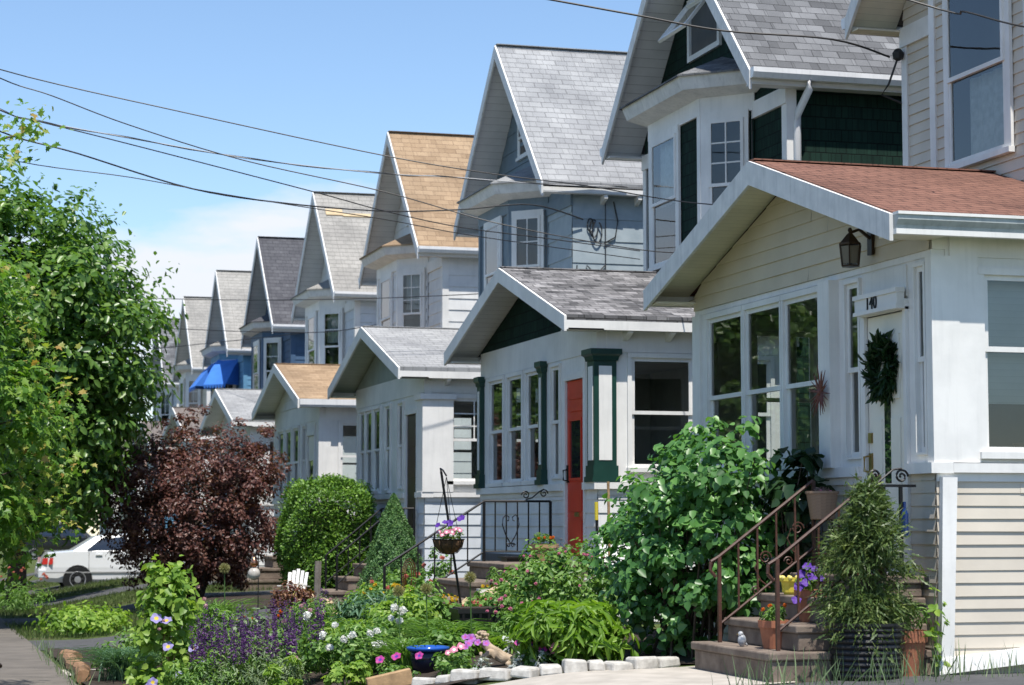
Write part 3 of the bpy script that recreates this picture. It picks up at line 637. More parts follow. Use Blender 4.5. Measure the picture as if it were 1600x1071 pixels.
# house 7: awnings over the bay windows
AWN = plain('blue_awning_canvas', (.05, .20, .62), (.04, .16, .52), rough=.8)
for F_, hw in ((f7['FB'], .75), (f7['FO'], .42)):
    mb = MB(); k = 8
    P = [F_.pt(-hw, .05, 6.55), F_.pt(hw, .05, 6.55), F_.pt(hw, .35, 6.28), F_.pt(hw, .75, 5.75), F_.pt(-hw, .75, 5.75), F_.pt(-hw, .35, 6.28)]
    mb.poly([P[0], P[1], P[2], P[5]]); mb.poly([P[5], P[2], P[3], P[4]])
    mb.poly([P[1], F_.pt(hw, .05, 5.75), P[3], P[2]]); mb.poly([P[0], P[5], P[4], F_.pt(-hw, .05, 5.75)])
    for j in range(k):
        a, b = -hw+2*hw*j/k, -hw+2*hw*(j+1)/k
        mb.poly([F_.pt(a, .752, 5.75), F_.pt(b, .752, 5.75), F_.pt(b-.02, .752, 5.66), F_.pt((a+b)/2, .752, 5.62), F_.pt(a+.02, .752, 5.66)])
    mb.build('awning', AWN, R7)
# ------------------------------------------------------------------ ground
def sheet(name, x0, x1, y0, y1, dx, dy, lift, mat, kind='structure', edge=None):
    xs = np.linspace(x0, x1, max(2, int((x1-x0)/dx)+1)); ys = np.linspace(y0, y1, max(2, int((y1-y0)/dy)+1))
    mb = MB(); n = len(xs); mb.v = [(x, y, ground_z(x, y)+lift) for y in ys for x in xs]
    for j in range(len(ys)-1):
        for i in range(n-1): mb.f.append((j*n+i, j*n+i+1, (j+1)*n+i+1, (j+1)*n+i)); mb.m.append(0)
    return tag(mb.build(name, mat, None, (0, 0, 0)), kind=kind)
def ground_material():
    m, nt, b = newmat('lawn_ground'); co = objco(nt)
    g = ramp(nt, noise(nt, co, 14, 6), [(.3, (.045, .07, .02)), (.55, (.085, .12, .035)), (.75, (.14, .15, .06))])
    d = ramp(nt, noise(nt, co, 1.1, 5), [(.5, (0, 0, 0)), (.7, (1, 1, 1))])
    nt.links.new(mixc(nt, d, g, (.10, .08, .055)), b.inputs['Base Color']); b.inputs['Roughness'].default_value = 1; b.inputs['Specular IOR Level'].default_value = .1
    bump(nt, b, noise(nt, co, 60, 3), .8, .03); return m
GROUNDM = ground_material()
mb = MB()
gx = [-400, -120, -50, -20, -8, -4, -1.6, -1.5, -1.2, 0, 1, 2.2]+[2.4+.2*i for i in range(30)]+[10, 14, 30, 60, 150, 400]
gy = [-60, 0, 8]+[10+1.0*i for i in range(62)]+[80, 95, 120, 160, 260, 600]
mb.v = [(x, y, ground_z(x, y)-.002) for y in gy for x in gx]
for j in range(len(gy)-1):
    for i in range(len(gx)-1): mb.f.append((j*len(gx)+i, j*len(gx)+i+1, (j+1)*len(gx)+i+1, (j+1)*len(gx)+i)); mb.m.append(0)
tag(mb.build('ground', GROUNDM, None, (0, 0, 0)), kind='structure')
def slab_material():
    m, nt, b = newmat('sidewalk_slabs'); co = objco(nt)
    k = nd(nt, 'ShaderNodeTexBrick', offset=0.0); nt.links.new(co, k.inputs['Vector']); k.inputs['Scale'].default_value = 1; k.inputs['Brick Width'].default_value = 3.0; k.inputs['Row Height'].default_value = 1.4; k.inputs['Mortar Size'].default_value = .012
    k.inputs['Color1'].default_value = (.15, .132, .112, 1); k.inputs['Color2'].default_value = (.12, .105, .09, 1); k.inputs['Mortar'].default_value = (.06, .055, .045, 1)
    v = ramp(nt, noise(nt, co, 3, 6), [(.3, (.75, .75, .75)), (.7, (1.1, 1.1, 1.1))])
    nt.links.new(mixc(nt, 1.0, k.outputs[0], v, 'MULTIPLY'), b.inputs['Base Color']); b.inputs['Roughness'].default_value = .95
    bump(nt, b, noise(nt, co, 50, 3), .4, .005); return m
sheet('street', -10, -1.6, 0, 95, 2, 5, .004, ASPH); sheet('cross_street', -40, 60, 98, 110, 10, 6, .006, ASPH)
sheet('sidewalk', 0.1, 1.66, 2, 96, .7, 2, .02, slab_material())
for i, (yc, xe) in enumerate([(12.6, 20), (28.6, 20), (36.75, 20), (44.9, 20), (53.05, 20), (61.2, 20), (69.3, 20)]):
    w = 1.3 if i != 0 else 1.55
    sheet('driveway', 1.55, xe, yc-w, yc+w, .3, .8, .008, ASPH); sheet('driveway_apron', -1.5, .1, yc-w, yc+w, .5, .8, .012, ASPH)
mb = MB(); pts = [(4.0, 14.16), (7.0, 14.16), (7.0, 15.7), (6.05, 16.05), (5.0, 15.95), (4.0, 16.3)]
n = 14
for i in range(n):
    for j in range(4):
        def P(i, j):
            x = 3.0+(6.2-3.0)*i/n; y0 = 14.16; y1 = 16.0+.35*sm((4.6-x)/1.2); y = y0+(y1-y0)*j/4; return (x, y, ground_z(x, y)+.014)
        mb.poly([P(i, j), P(i+1, j), P(i+1, j+1), P(i, j+1)])
tag(mb.build('front_walk', CONC, None, (0, 0, 0)), kind='structure')
sheet('front_path', 1.55, 5.2, 22.5, 23.4, .3, .5, .016, CONC)
# planting bed (mulch)
mb = MB(); n = 26
for i in range(n):
    for j in range(14):
        def P(i, j):
            x = 1.72+(7.3-1.72)*i/n; y0 = 16.25+.25*sm((4.6-x)/1.2) if x < 6.05 else 16.25; y = y0+(27.2-y0)*j/14
            return (x, y, ground_z(x, y)+.03+.02*math.sin(x*5+y*3))
        mb.poly([P(i, j), P(i+1, j), P(i+1, j+1), P(i, j+1)])
tag(mb.build('planting_bed', MULCH, None, (0, 0, 0)), kind='structure')
sheet('planting_bed', 4.6, 7.3, 30.0, 35.3, .3, .8, .02, MULCH)

# ------------------------------------------------------------------ steps and railings
def steps(label, y0, y1, xs, tops, mat, group=None, side=None):
    x_end = PX0-.03
    R = thing('front_steps', label, 'steps', (xs[0], (y0+y1)/2, ground_z(xs[0], (y0+y1)/2)), group)
    for k, (x, z) in enumerate(zip(xs, tops)):
        zb = tops[k-1]+.001 if k else ground_z(x, y0)-.15
        dy = .0 if k else .06
        mb = MB(); mb.box(x+.025, x_end-.002*k, y0+.02*k-dy+.02, y1-.02*k+dy-.02, zb, z-.06); mb.box(x, x_end+.003*k, y0+.02*k-dy, y1-.02*k+dy, z-.06, z)
        mb.build('step', mat, R, bevel=.012)
    return R
S1 = steps('brown concrete steps up to the door numbered 140', 14.28, 15.74, [6.0, 6.25, 6.52, 6.80], [.66, .85, 1.04, 1.20], STEPM)
S2 = steps('concrete stoop and steps below the red door', 22.05, 23.75, [5.15, 5.5, 5.85, 6.25], [.60, .78, .96, 1.15], STEPM)
S3 = steps('concrete steps at the grey-blue house between hedge and cone spruce', 30.45, 31.5, [5.95, 6.23, 6.51, 6.8], [.60, .79, .98, 1.16], STEPM)
for yp in (40.84, 49.0): steps('concrete steps before the %s house' % ('tan roofed' if yp < 45 else 'worn roofed'), yp-2.2, yp-1.1, [5.95, 6.23, 6.51, 6.8], [.55, .76, .97, 1.16], STEPM)

def scroll(mb, c, ax, r, turns=1.6, s=1, th=.006, flip=1, n=22):
    c = Vector(c); ax = Vector(ax); Z = Vector((0, 0, flip)); pts = []
    for i in range(n+1):
        t = i/n; a = t*turns*2*math.pi; rr = r*(1-.8*t); pts.append(c+ax*(s*rr*math.cos(a))+Z*(rr*math.sin(a)))
    mb.tube(pts, th, 5)
def heart(mb, c, ax, w, h, th):
    c = Vector(c); ax = Vector(ax); Z = Vector((0, 0, 1))
    for s in (-1, 1):
        pts = [c-Z*h*.5, c-Z*h*.2+ax*s*w*.3, c+Z*h*.15+ax*s*w*.5, c+Z*h*.38+ax*s*w*.46, c+Z*h*.48+ax*s*w*.28, c+Z*h*.40+ax*s*w*.1, c+Z*h*.28+ax*s*w*.14, c+Z*h*.28+ax*s*w*.24]
        mb.tube(pts, th, 5)
        scroll(mb, c-Z*h*.55+ax*s*w*.14, ax, w*.13, 1.3, s, th)
def railing(label, y, pts, bases, mat, hlow, nb, deco=None, cat='railing', r=.0135, curl=True, group=None):
    """pts: top rail polyline (x,z); bases: ground z of the posts at each polyline vertex"""
    R = thing('stair_railing', label, cat, (pts[0][0], y, bases[0]), group)
    for (x, z), b in zip(pts, bases):
        mb = MB(); mb.box(x-r, x+r, y-r, y+r, b-.01, z); mb.build('post', mat, R)
    mb = MB(); P = [(x, y, z) for x, z in pts]
    if curl: P = [(P[0][0]-.03, y, P[0][2]-.16), (P[0][0]-.075, y, P[0][2]-.11), (P[0][0]-.07, y, P[0][2]-.04)]+P
    for a, b in zip(P, P[1:]): mb.beam(a, b, .04, .022, up=(0, 1, 0)) if False else mb.tube([a, b], r*1.05, 6)
    mb.build('handrail', mat, R)
    mb = MB()
    for (a, b) in zip(pts, pts[1:]): mb.tube([(a[0], y, a[1]-hlow), (b[0], y, b[1]-hlow)], r*.8, 6)
    mb.build('lower_rail', mat, R)
    for (a, b), k in zip(zip(pts, pts[1:]), nb):
        for i in range(k):
            t = (i+1)/(k+1); x = a[0]+(b[0]-a[0])*t; z = a[1]+(b[1]-a[1])*t
            mb = MB(); mb.box(x-.007, x+.007, y-.007, y+.007, z-hlow, z-.01); mb.build('baluster', mat, R)
    if deco: 
        mb = MB(); deco(mb); mb.build('scrollwork', mat, R)
    return R
def deco1(y):
    def f(mb):
        for (x, z) in ((6.50, 1.22), (6.78, 1.45)):
            s = 1
            scroll(mb, (x+.06, y, z+.10), (1, 0, 0), .055, 1.6, 1); scroll(mb, (x-.02, y, z-.16), (1, 0, 0), .04, 1.4, -1)
            mb.tube([(x+.005, y, z+.10), (x-.03, y, z+.02), (x+.02, y, z-.08), (x+.10, y, z-.14)], .006, 5)
    return f
railing('brown iron stair railing against the big green shrub', 15.60, [(6.17, 1.33), (6.98, 1.93)], [.66, 1.04], RUST, .53, [4], deco1(15.60))
railing('brown iron stair railing beside the potted conifer', 14.45, [(6.17, 1.33), (7.0, 1.95)], [.66, 1.04], RUST, .53, [4], deco1(14.45))
def deco2(mb):
    y = 23.55; heart(mb, (6.74, y, 1.52), (1, 0, 0), .20, .34, .007)
    scroll(mb, (6.92, y, 1.91), (1, 0, 0), .05, 1.5, -1, .008); scroll(mb, (7.14, y, 1.93), (1, 0, 0), .05, 1.5, 1, .008); mb.tube([(6.92, y, 1.86), (7.0, y, 1.88), (7.08, y, 1.95), (7.14, y, 1.98)], .008, 5)
railing('black iron railing with heart scroll on the red door stoop', 23.55, [(5.25, 1.10), (6.42, 1.84), (7.22, 1.84)], [.60, 1.15, 1.15], IRON, .58, [5, 5], deco2, r=.014, curl=False)
railing('dark iron stair railing against the round yew', 31.4, [(6.1, 1.1), (6.95, 1.80), (7.25, 1.80)], [.6, 1.16, 1.16], IRON, .4, [4, 1], r=.014, curl=False)
railing('dark iron stair railing behind the cone spruce', 30.55, [(6.1, 1.1), (6.95, 1.80), (7.25, 1.80)], [.6, 1.16, 1.16], IRON, .4, [4, 1], r=.014, curl=False)

# ------------------------------------------------------------------ edging stones
rs = random.Random(4)
A = Vector((4.12, 16.66)); Bp = Vector((4.75, 15.98)); pathpts = [Vector((4.02, 16.86)), Vector((4.75, 16.12)), Vector((5.45, 16.02)), Vector((6.02, 16.20))]
def along(t):
    L = [(b-a).length for a, b in zip(pathpts, pathpts[1:])]; s = t*sum(L)
    for a, b, l in zip(pathpts, pathpts[1:], L):
        if s <= l: return a+(b-a)*(s/l), (b-a).normalized()
        s -= l
    return pathpts[-1], (pathpts[-1]-pathpts[-2]).normalized()
plen = sum((b-a).length for a, b in zip(pathpts, pathpts[1:]))
lens = [.2, .13, .24, .26, .19, .17, .18, .13, .2, .22, .2]; tot = sum(lens); t = 0
ords = ['nearest the timber bed edge', 'second from the timber bed edge', 'third from the timber bed edge', 'below the cherub statue', 'left under the broad leaf clump', 'middle under the broad leaf clump', 'under the right side of the broad leaf clump', 'fourth from the brown steps', 'third from the brown steps', 'second from the brown steps', 'touching the brown steps']
for L, w in zip(lens, ords):
    c, d = along((t+L/2)/tot); t += L; q = Vector((-d.y, d.x)); hl = L/tot*plen*.5*.965; hw = .085+rs.random()*.015; h = .075+rs.random()*.035; z = ground_z(c.x, c.y)
    mb = MB(); top = .93
    f = lambda a, b, zz: (c.x+d.x*a+q.x*b, c.y+d.y*a+q.y*b, zz+rs.uniform(-.012, .012))
    mb.hexa([f(-hl, -hw, z), f(hl, -hw, z), f(hl, hw, z), f(-hl, hw, z), f(-hl*rs.uniform(.86, .98), -hw*.8, z+h), f(hl*rs.uniform(.86, .98), -hw*rs.uniform(.7, .9), z+h), f(hl*top, hw*.8, z+h), f(-hl*top, hw*.8, z+h)])
    o = mb.build('edging_stone', STONE, None, (c.x, c.y, z), bevel=.02); tag(o, 'white block stone edging the front walk, '+w, 'edging stone', 'white stones edging the front walk')
mb = MB(); mb.beam((3.66, 17.02, ground_z(3.66, 17.02)+.07), (4.02, 16.98, ground_z(4.02, 17)+.08), .10, .16)
tag(mb.build('bed_timber', WOOD, None, (3.7, 17, .2), bevel=.008), 'pale timber board edging the flower bed by the stones', 'timber edging')
# log edging by the sidewalk
for i, (x, y, L, a, w) in enumerate([(1.86, 24.7, .5, 1.75, 'farthest log'), (1.80, 23.9, .9, 1.55, 'second log from the far end'), (1.80, 22.9, .9, 1.62, 'middle log'), (1.77, 21.9, .9, 1.5, 'nearest log in view')]):
    mb = MB(); dx, dy = math.cos(a)*L/2, math.sin(a)*L/2
    mb.tube([(x-dx, y-dy, .07), (x, y, .075+.01*(i % 2)), (x+dx, y+dy, .07)], .075, 9)
    tag(mb.build('edging_log', LOGM, None, (x, y, 0)), 'short brown %s of the bed edging by the sidewalk' % w, 'edging log', 'logs edging the bed')
def rock(label, x, y, r, h, mat, seed, z0=None):
    g = random.Random(seed); mb = MB(); z0 = ground_z(x, y)-.05 if z0 is None else z0; n, k = 9, 5; vs = []
    for j in range(k+1):
        for i in range(n):
            t = j/k; rr = r*(math.sin(math.pi*(.18+.80*t))+.02)*(.8+.35*g.random()); vs.append((x+rr*math.cos(6.283*i/n), y+rr*math.sin(6.283*i/n), z0+h*t+.02*g.random()))
    fs = [(j*n+i, j*n+(i+1) % n, (j+1)*n+(i+1) % n, (j+1)*n+i) for j in range(k) for i in range(n)]+[tuple(k*n+i for i in range(n))]
    mb.mesh(vs, fs); tag(mb.build('boulder', mat, None, (x, y, z0)), label, 'boulder', 'garden boulders')
rock('largest yellow sandstone boulder beside the red door steps', 6.08, 21.45, .36, .58, SANDST, 3)
rock('smaller yellow sandstone boulder left of the largest one', 5.72, 21.65, .20, .42, SANDST, 5)
rock('flat pale rock beside the asphalt at the cone spruce', 5.15, 26.7, .28, .16, SANDST, 8)
rock('tan rock in front of the grey-blue house steps', 5.65, 29.98, .25, .22, SANDST, 11)
rock('white flat stone at the back of the purple spikes', 4.15, 24.1, .16, .12, STONE, 12)

# ------------------------------------------------------------------ things on house 140
mb = MB(); P = FP1.pt
R = thing('house_sign', 'white board sign reading 140 over the front door', 'sign', (PX0-.03, 14.95, 3.22))
FP1.box(mb, 1.31, 2.05, .035, .10, 3.235, 3.37); FP1.box(mb, 1.30, 2.06, .035, .115, 3.35, 3.385); FP1.box(mb, 1.30, 2.06, .035, .112, 3.225, 3.255); mb.build('sign_board', W, R)
cu = bpy.data.curves.new('numerals', 'FONT'); cu.body = '140'; cu.size = .15; cu.extrude = .004; cu.align_x = 'CENTER'; cu.align_y = 'CENTER'; cu.space_character = 1.05
to = bpy.data.objects.new('numerals', cu); COL.objects.link(to); cu.materials.append(IRON)
bpy.context.view_layer.update(); dg = bpy.context.evaluated_depsgraph_get(); tme = bpy.data.meshes.new_from_object(to.evaluated_get(dg)); bpy.data.objects.remove(to)
numo = link_mesh('numerals', tme, R)
numo.matrix_local = Matrix.Translation(P(1.62, .106, 3.303)-R.location) @ Matrix(((0, 0, -1, 0), (-1, 0, 0, 0), (0, 1, 0, 0), (0, 0, 0, 1))) @ Matrix.Diagonal((.85, 1.0, 1, 1))
# lantern
R = thing('wall_lantern', 'bronze carriage lantern on the gable by the front door', 'lantern', (PX0, 15.13, 3.70))
mb = MB(); mb.box(PX0-.055, PX0-.03, 15.09, 15.17, 3.70, 3.90); mb.tube([(PX0-.05, 15.13, 3.83), (PX0-.14, 15.13, 3.90), (PX0-.22, 15.13, 3.87)], .014, 6); mb.build('bracket', BRONZE, R)
mb = MB(); lx, ly = PX0-.22, 15.13
mb.lathe([(.012, .29), (.02, .27), (.012, .25), (.03, .235), (.085, .17), (.095, .165), (.095, .155), (.09, .15)], (lx, ly, 3.62), 6)
mb.lathe([(.07, 0), (.075, .0), (.078, .012), (.01, .014)], (lx, ly, 3.60), 6)
for i in range(6):
    a = math.pi*i/3; mb.tube([(lx+.072*math.cos(a), ly+.072*math.sin(a), 3.605), (lx+.09*math.cos(a), ly+.09*math.sin(a), 3.775)], .006, 4)
mb.build('lantern_cage', BRONZE, R)
mb = MB(); mb.lathe([(.066, .012), (.083, .15)], (lx, ly, 3.61), 6); mb.build('lantern_glass', plain('dusty_lantern_glass', (.16, .14, .11), rough=.25), R)
# starburst ornament
mb = MB(); c = Vector((PX0-.13, 15.93, 2.66)); g = random.Random(2)
for i in range(22):
    a = 6.283*i/22+g.uniform(-.1, .1); r = g.uniform(.15, .23); d = Vector((-.15*g.random(), math.cos(a), math.sin(a)))
    mb.tube([c, c+d*r], .011, 5, r1=.002)
mb.ell(c, .03, .035, .035, 8, 6); tag(mb.build('starburst_ornament', plain('rust_metal', (.16, .055, .04), rough=.6), None, tuple(c)), 'rusty spiky starburst ornament on the wall right of the windows', 'wall ornament')
# basket in the side window
mb = MB(); mb.lathe([(.12, 0), (.16, .10), (.17, .115), (.16, .12), (.15, .11), (.11, .01)], (8.28, 14.42, 2.08), 16, sy=.6); tag(mb.build('wicker_basket', WICKER, None, (8.28, 14.42, 2.08)), 'tan wicker basket inside the side window of the beige house', 'basket')
# iron plant hanger
mb = MB(); y = 14.42
for x in (7.02, 7.16): mb.box(x-.012, x+.012, y-.012, y+.012, 1.2, 1.86)
mb.box(6.90, 7.28, y-.015, y+.015, 1.86, 1.88); scroll(mb, (7.17, y, 1.94), (1, 0, 0), .055, 1.6, 1, .009); scroll(mb, (6.95, y, 1.94), (1, 0, 0), .05, 1.5, -1, .009); mb.tube([(6.97, y, 1.89), (7.1, y, 1.99), (7.17, y, 2.0)], .008, 5)
tag(mb.build('iron_plant_hanger', IRON, None, (7.1, y, 1.2)), 'black iron scroll hanger by the door above the potted conifer', 'plant hanger')
mb = MB(); mb.lathe([(.025, 0), (.028, .02), (.028, .16), (.012, .20), (.012, .25), (.001, .25)], (7.16, 14.36, 1.50), 10); tag(mb.build('blue_bottle', plain('dark_blue_glass', (.012, .035, .14), rough=.15), None, (7.16, 14.36, 1.50)), 'small blue bottle on the black iron hanger', 'bottle')

def pot(name, label, x, y, z, r, h, mat, rim=True, cat='flower pot', n=18):
    R = thing(name, label, cat, (x, y, z))
    pr = [(r*.70, 0), (r*.72, .005), (r*.93, h*.74)]
    pr += [(r*1.02, h*.75), (r*1.04, h), (r*.90, h), (r*.86, h*.86), (.001, h*.86)] if rim else [(r, h), (r*.93, h), (r*.9, h*.9), (.001, h*.9)]
    mb = MB(); mb.lathe(pr, (x, y, z), n); mb.build('pot', mat, R, smooth=False)
    mb = MB(); mb.lathe([(r*.86, h*.88), (r*.5, h*.9), (.001, h*.9)], (x, y, z), n); mb.build('soil', MULCH, R)
    return R
# black ribbed tub for the conifer
R = thing('ribbed_tub', 'big black ribbed tub holding the conifer at the corner of the beige house', 'planter', (6.74, 14.16, .47))
pr = [(.24, 0)]
for k in range(9): pr += [(.295+.004*k, .018+k*.047), (.308+.004*k, .028+k*.047), (.312+.004*k, .04+k*.047), (.306+.004*k, .052+k*.047)]
pr += [(.35, .45), (.35, .47), (.31, .47), (.3, .42), (.001, .42)]
mb = MB(); mb.lathe([(r*.82, z*.88) for r, z in pr], (6.74, 14.16, .46), 28); mb.build('tub', BLACKP, R)
mb = MB(); mb.lathe([(.25, .365), (.001, .38)], (6.74, 14.16, .46), 20); mb.build('soil', MULCH, R)
# yellow basket, bird
mb = MB(); R = thing('yellow_planter', 'small yellow plastic basket planter on the brown steps', 'planter', (6.62, 15.22, 1.04))
mb.lathe([(.06, 0), (.085, .10), (.095, .105), (.095, .13), (.08, .13), (.075, .02)], (6.62, 15.22, 1.04), 14); mb.build('basket', plain('yellow_plastic', (.62, .50, .06), rough=.4), R)
PYEL = plain('pale_yellow_plastic', (.72, .62, .18), rough=.4)
for i in range(9): a = 6.283*i/9; mb = MB(); mb.ell((6.62+.088*math.cos(a), 15.22+.088*math.sin(a), 1.17), .018, .018, .018, 8, 6); mb.build('rim_bead', PYEL, R, smooth=True)
R = thing('bird_figurine', 'small grey and white bird figurine on the lowest brown step', 'figurine', (6.12, 15.02, .66)); k = .68; bx_, by_, bz_ = 6.12, 15.02, .66
mb = MB(); mb.ell((bx_, by_, bz_+.07*k), .05*k, .045*k, .07*k, 12, 8); mb.ell((bx_-.015*k, by_, bz_+.14*k), .032*k, .03*k, .032*k, 10, 8); mb.tube([(bx_+.03*k, by_, bz_+.04*k), (bx_+.07*k, by_, bz_+.01*k)], .02*k, 6, r1=.008*k); mb.build('body', plain('grey_ceramic', (.14, .17, .22), (.5, .5, .5), scale=22, rough=.3), R, smooth=True)
mb = MB(); mb.tube([(bx_-.042*k, by_, bz_+.14*k), (bx_-.065*k, by_, bz_+.135*k)], .008*k, 5, r1=.001); mb.build('beak', BRASS, R)

# black planter box, blue pot, box planter, tray, chair, stakes
def boxplanter(name, label, x0, x1, y0, y1, z, h, mat, ribs=0):
    R = thing(name, label, 'planter', ((x0+x1)/2, (y0+y1)/2, z)); t = .02
    mb = MB(); i = .03
    mb.hexa([(x0+i, y0+i, z), (x1-i, y0+i, z), (x1-i, y1-i, z), (x0+i, y1-i, z), (x0, y0, z+h), (x1, y0, z+h), (x1, y1, z+h), (x0, y1, z+h)])
    mb.box(x0-.012, x1+.012, y0-.012, y1+.012, z+h-.035, z+h+.006)
    for k in range(ribs): x = x0+(x1-x0)*(k+.5)/ribs; mb.hexa([(x-.012, y0+i-.012, z+.01), (x+.012, y0+i-.012, z+.01), (x+.012, y0+i, z+.01), (x-.012, y0+i, z+.01), (x-.012, y0-.010, z+h-.036), (x+.012, y0-.010, z+h-.036), (x+.012, y0, z+h-.036), (x-.012, y0, z+h-.036)])
    mb.build('box', mat, R)
    mb = MB(); mb.box(x0+.015, x1-.015, y0+.015, y1-.015, z+h+.006, z+h+.016); mb.build('soil', MULCH, R); return R
boxplanter('black_planter', 'black ribbed planter box between the daylilies and the broad leaf clump', 5.02, 5.60, 19.3, 19.62, ground_z(5.4, 19.5), .36, BLACKP, 7)
boxplanter('tan_planter', 'tan box planter with orange flowers on the red door stoop', 6.62, 6.86, 22.12, 22.38, 1.15, .20, WOOD)
boxplanter('white_tray_planter', 'low white tray of yellow flowers beside the stoop', 5.95, 6.3, 21.95, 22.1, .80, .08, W)
mb = MB(); mb.box(6.58, 6.98, 23.15, 23.4, 1.151, 1.20); mb.box(6.55, 7.01, 23.12, 23.43, 1.19, 1.21); tag(mb.build('boot_tray', BLACKP, None, (6.75, 23.3, 1.15)), 'flat black boot tray on the red door stoop', 'tray')
R = thing('glazed_pot', 'empty blue glazed pot among the daylily leaves', 'flower pot', (4.32, 17.66, ground_z(4.3, 17.6)))
z = ground_z(4.3, 17.6); mb = MB(); mb.lathe([(.11, 0), (.15, .12), (.155, .205)], (4.32, 17.66, z), 22); mb.build('pot', NAVYP, R, smooth=True)
mb = MB(); mb.lathe([(.156, .2), (.185, .215), (.185, .235), (.16, .24), (.145, .2), (.14, .14), (.001, .14)], (4.32, 17.66, z), 22); mb.build('rim', BLUEP, R, smooth=True)
def lawn_chair(label, x, y, z, rot, mat, mat2, sc=1.0):
    R = thing('garden_chair', label, 'chair', (x, y, z)); M_ = Matrix.Translation((x, y, z)) @ Matrix.Rotation(rot, 4, 'Z') @ Matrix.Scale(sc, 4)
    def bx(mb, p, q, w, h): mb.beam(M_ @ Vector(p), M_ @ Vector(q), w*sc, h*sc)
    for s in (-1, 1):
        mb = MB(); bx(mb, (.28, s*.3, 0), (.28, s*.3, .55), .09, .03); mb.build('leg', mat, R)
        mb = MB(); bx(mb, (.3, s*.26, .36), (-.45, s*.26, .04), .03, .11); mb.build('leg', mat, R)
        mb = MB(); bx(mb, (.38, s*.33, .56), (-.4, s*.33, .52), .12, .025); mb.build('arm', mat, R)
    mb = MB()
    for k in range(6): t = k/5; bx(mb, (.3-.55*t, -.26, .40-.16*t), (.3-.55*t, .26, .40-.16*t), .085, .02)
    mb.build('seat', mat2, R)
    mb = MB()
    for k in range(5): u = (k-2)*.11; bx(mb, (-.22, u, .24), (-.55, u*1.15, 1.02-.05*abs(k-2)), .095, .02)
    bx(mb, (-.36, -.3, .58), (-.36, .3, .58), .03, .05); mb.build('backrest', mat, R)
lawn_chair('white and yellow slatted lawn chair before the round yew', 5.42, 30.3, ground_z(5.4, 30.3)+.02, -2.0, W, plain('yellow_paint', (.6, .52, .08)), .5)
lawn_chair('white slatted garden chair half hidden behind the big green shrub', 6.95, 20.5, .48, -2.2, W, W)
mb = MB(); mb.tube([(6.72, 19.9, .42), (6.70, 19.9, 2.0)], .014, 6); tag(mb.build('garden_stake', WOOD, None, (6.72, 19.9, .45)), 'plain tan wooden stake left of the big green shrub', 'stake', 'garden stakes')
mb = MB(); mb.tube([(6.63, 20.0, .42), (6.61, 20.0, 1.62)], .012, 6); mb.tube([(6.61, 20.0, 1.62), (6.608, 20.0, 1.80)], .019, 8, m=1); tag(mb.build('garden_stake', [IRON, plain('yellow_handle', (.7, .55, .05))], None, (6.63, 20, .45)), 'dark tool handle with yellow grip left of the wooden stake', 'tool', 'garden stakes')
mb = MB(); mb.tube([(5.62, 29.6, .2), (5.64, 29.6, 1.05)], .05, 6); tag(mb.build('wooden_post', dress_wood('grey_wood', (.22, .19, .16)), None, (5.62, 29.6, .35)), 'grey weathered post beside the lawn chair', 'post')

# hanging basket on a leaning pole
R = thing('hook_pole', 'black leaning hook pole holding the coir flower basket', 'plant hook', (5.69, 21.6, .42))
mb = MB(); mb.tube([(5.69, 21.6, .40), (5.42, 21.6, 2.13)], .014, 6); mb.tube([(5.42, 21.6, 2.13), (5.40, 21.55, 2.16), (5.41, 21.48, 2.14), (5.44, 21.45, 2.08)], .009, 6); mb.build('pole', IRON, R)
R = thing('hanging_basket', 'coir lined basket of pink and purple flowers hanging from the leaning pole', 'hanging basket', (5.46, 21.44, 1.27))
BKT = R
mb = MB(); mb.lathe([(.03, 0), (.09, .02), (.14, .07), (.165, .15), (.155, .15), (.13, .08), (.001, .06)], (5.46, 21.44, 1.27), 20); mb.build('coir_liner', COCO, R, smooth=True)
mb = MB(); mb.tube([(5.46+.168*math.cos(6.283*i/20), 21.44+.168*math.sin(6.283*i/20), 1.42) for i in range(21)], .005, 5)
for i in range(8):
    a = 6.283*i/8; mb.tube([(5.46+r*math.cos(a), 21.44+r*math.sin(a), 1.265+z) for r, z in ((.168, .155), (.147, .07), (.095, .015), (.0, .0))], .004, 4)
mb.build('wire_frame', IRON, R)
mb = MB()
for i in range(3): a = 6.283*i/3+.5; mb.tube([(5.46+.165*math.cos(a), 21.44+.165*math.sin(a), 1.42), (5.44, 21.45, 2.07)], .0035, 4)
mb.build('chain', IRON, R)
# wicker pot on stand by the door
R = thing('wicker_pot', 'woven pot on a thin stand by the front door of the beige house', 'flower pot', (7.02, 15.52, 1.2)); x, y = 7.02, 15.52
mb = MB(); mb.lathe([(.09, .42), (.095, .425), (.125, .62), (.135, .625), (.135, .645), (.12, .645), (.11, .6), (.001, .6)], (x, y, 1.2), 18); mb.build('pot', WICKER, R)
mb = MB()
for i in range(3): a = 6.283*i/3; mb.tube([(x+.12*math.cos(a), y+.12*math.sin(a), 1.2), (x+.08*math.cos(a), y+.08*math.sin(a), 1.62)], .008, 5)
mb.build('stand', IRON, R)
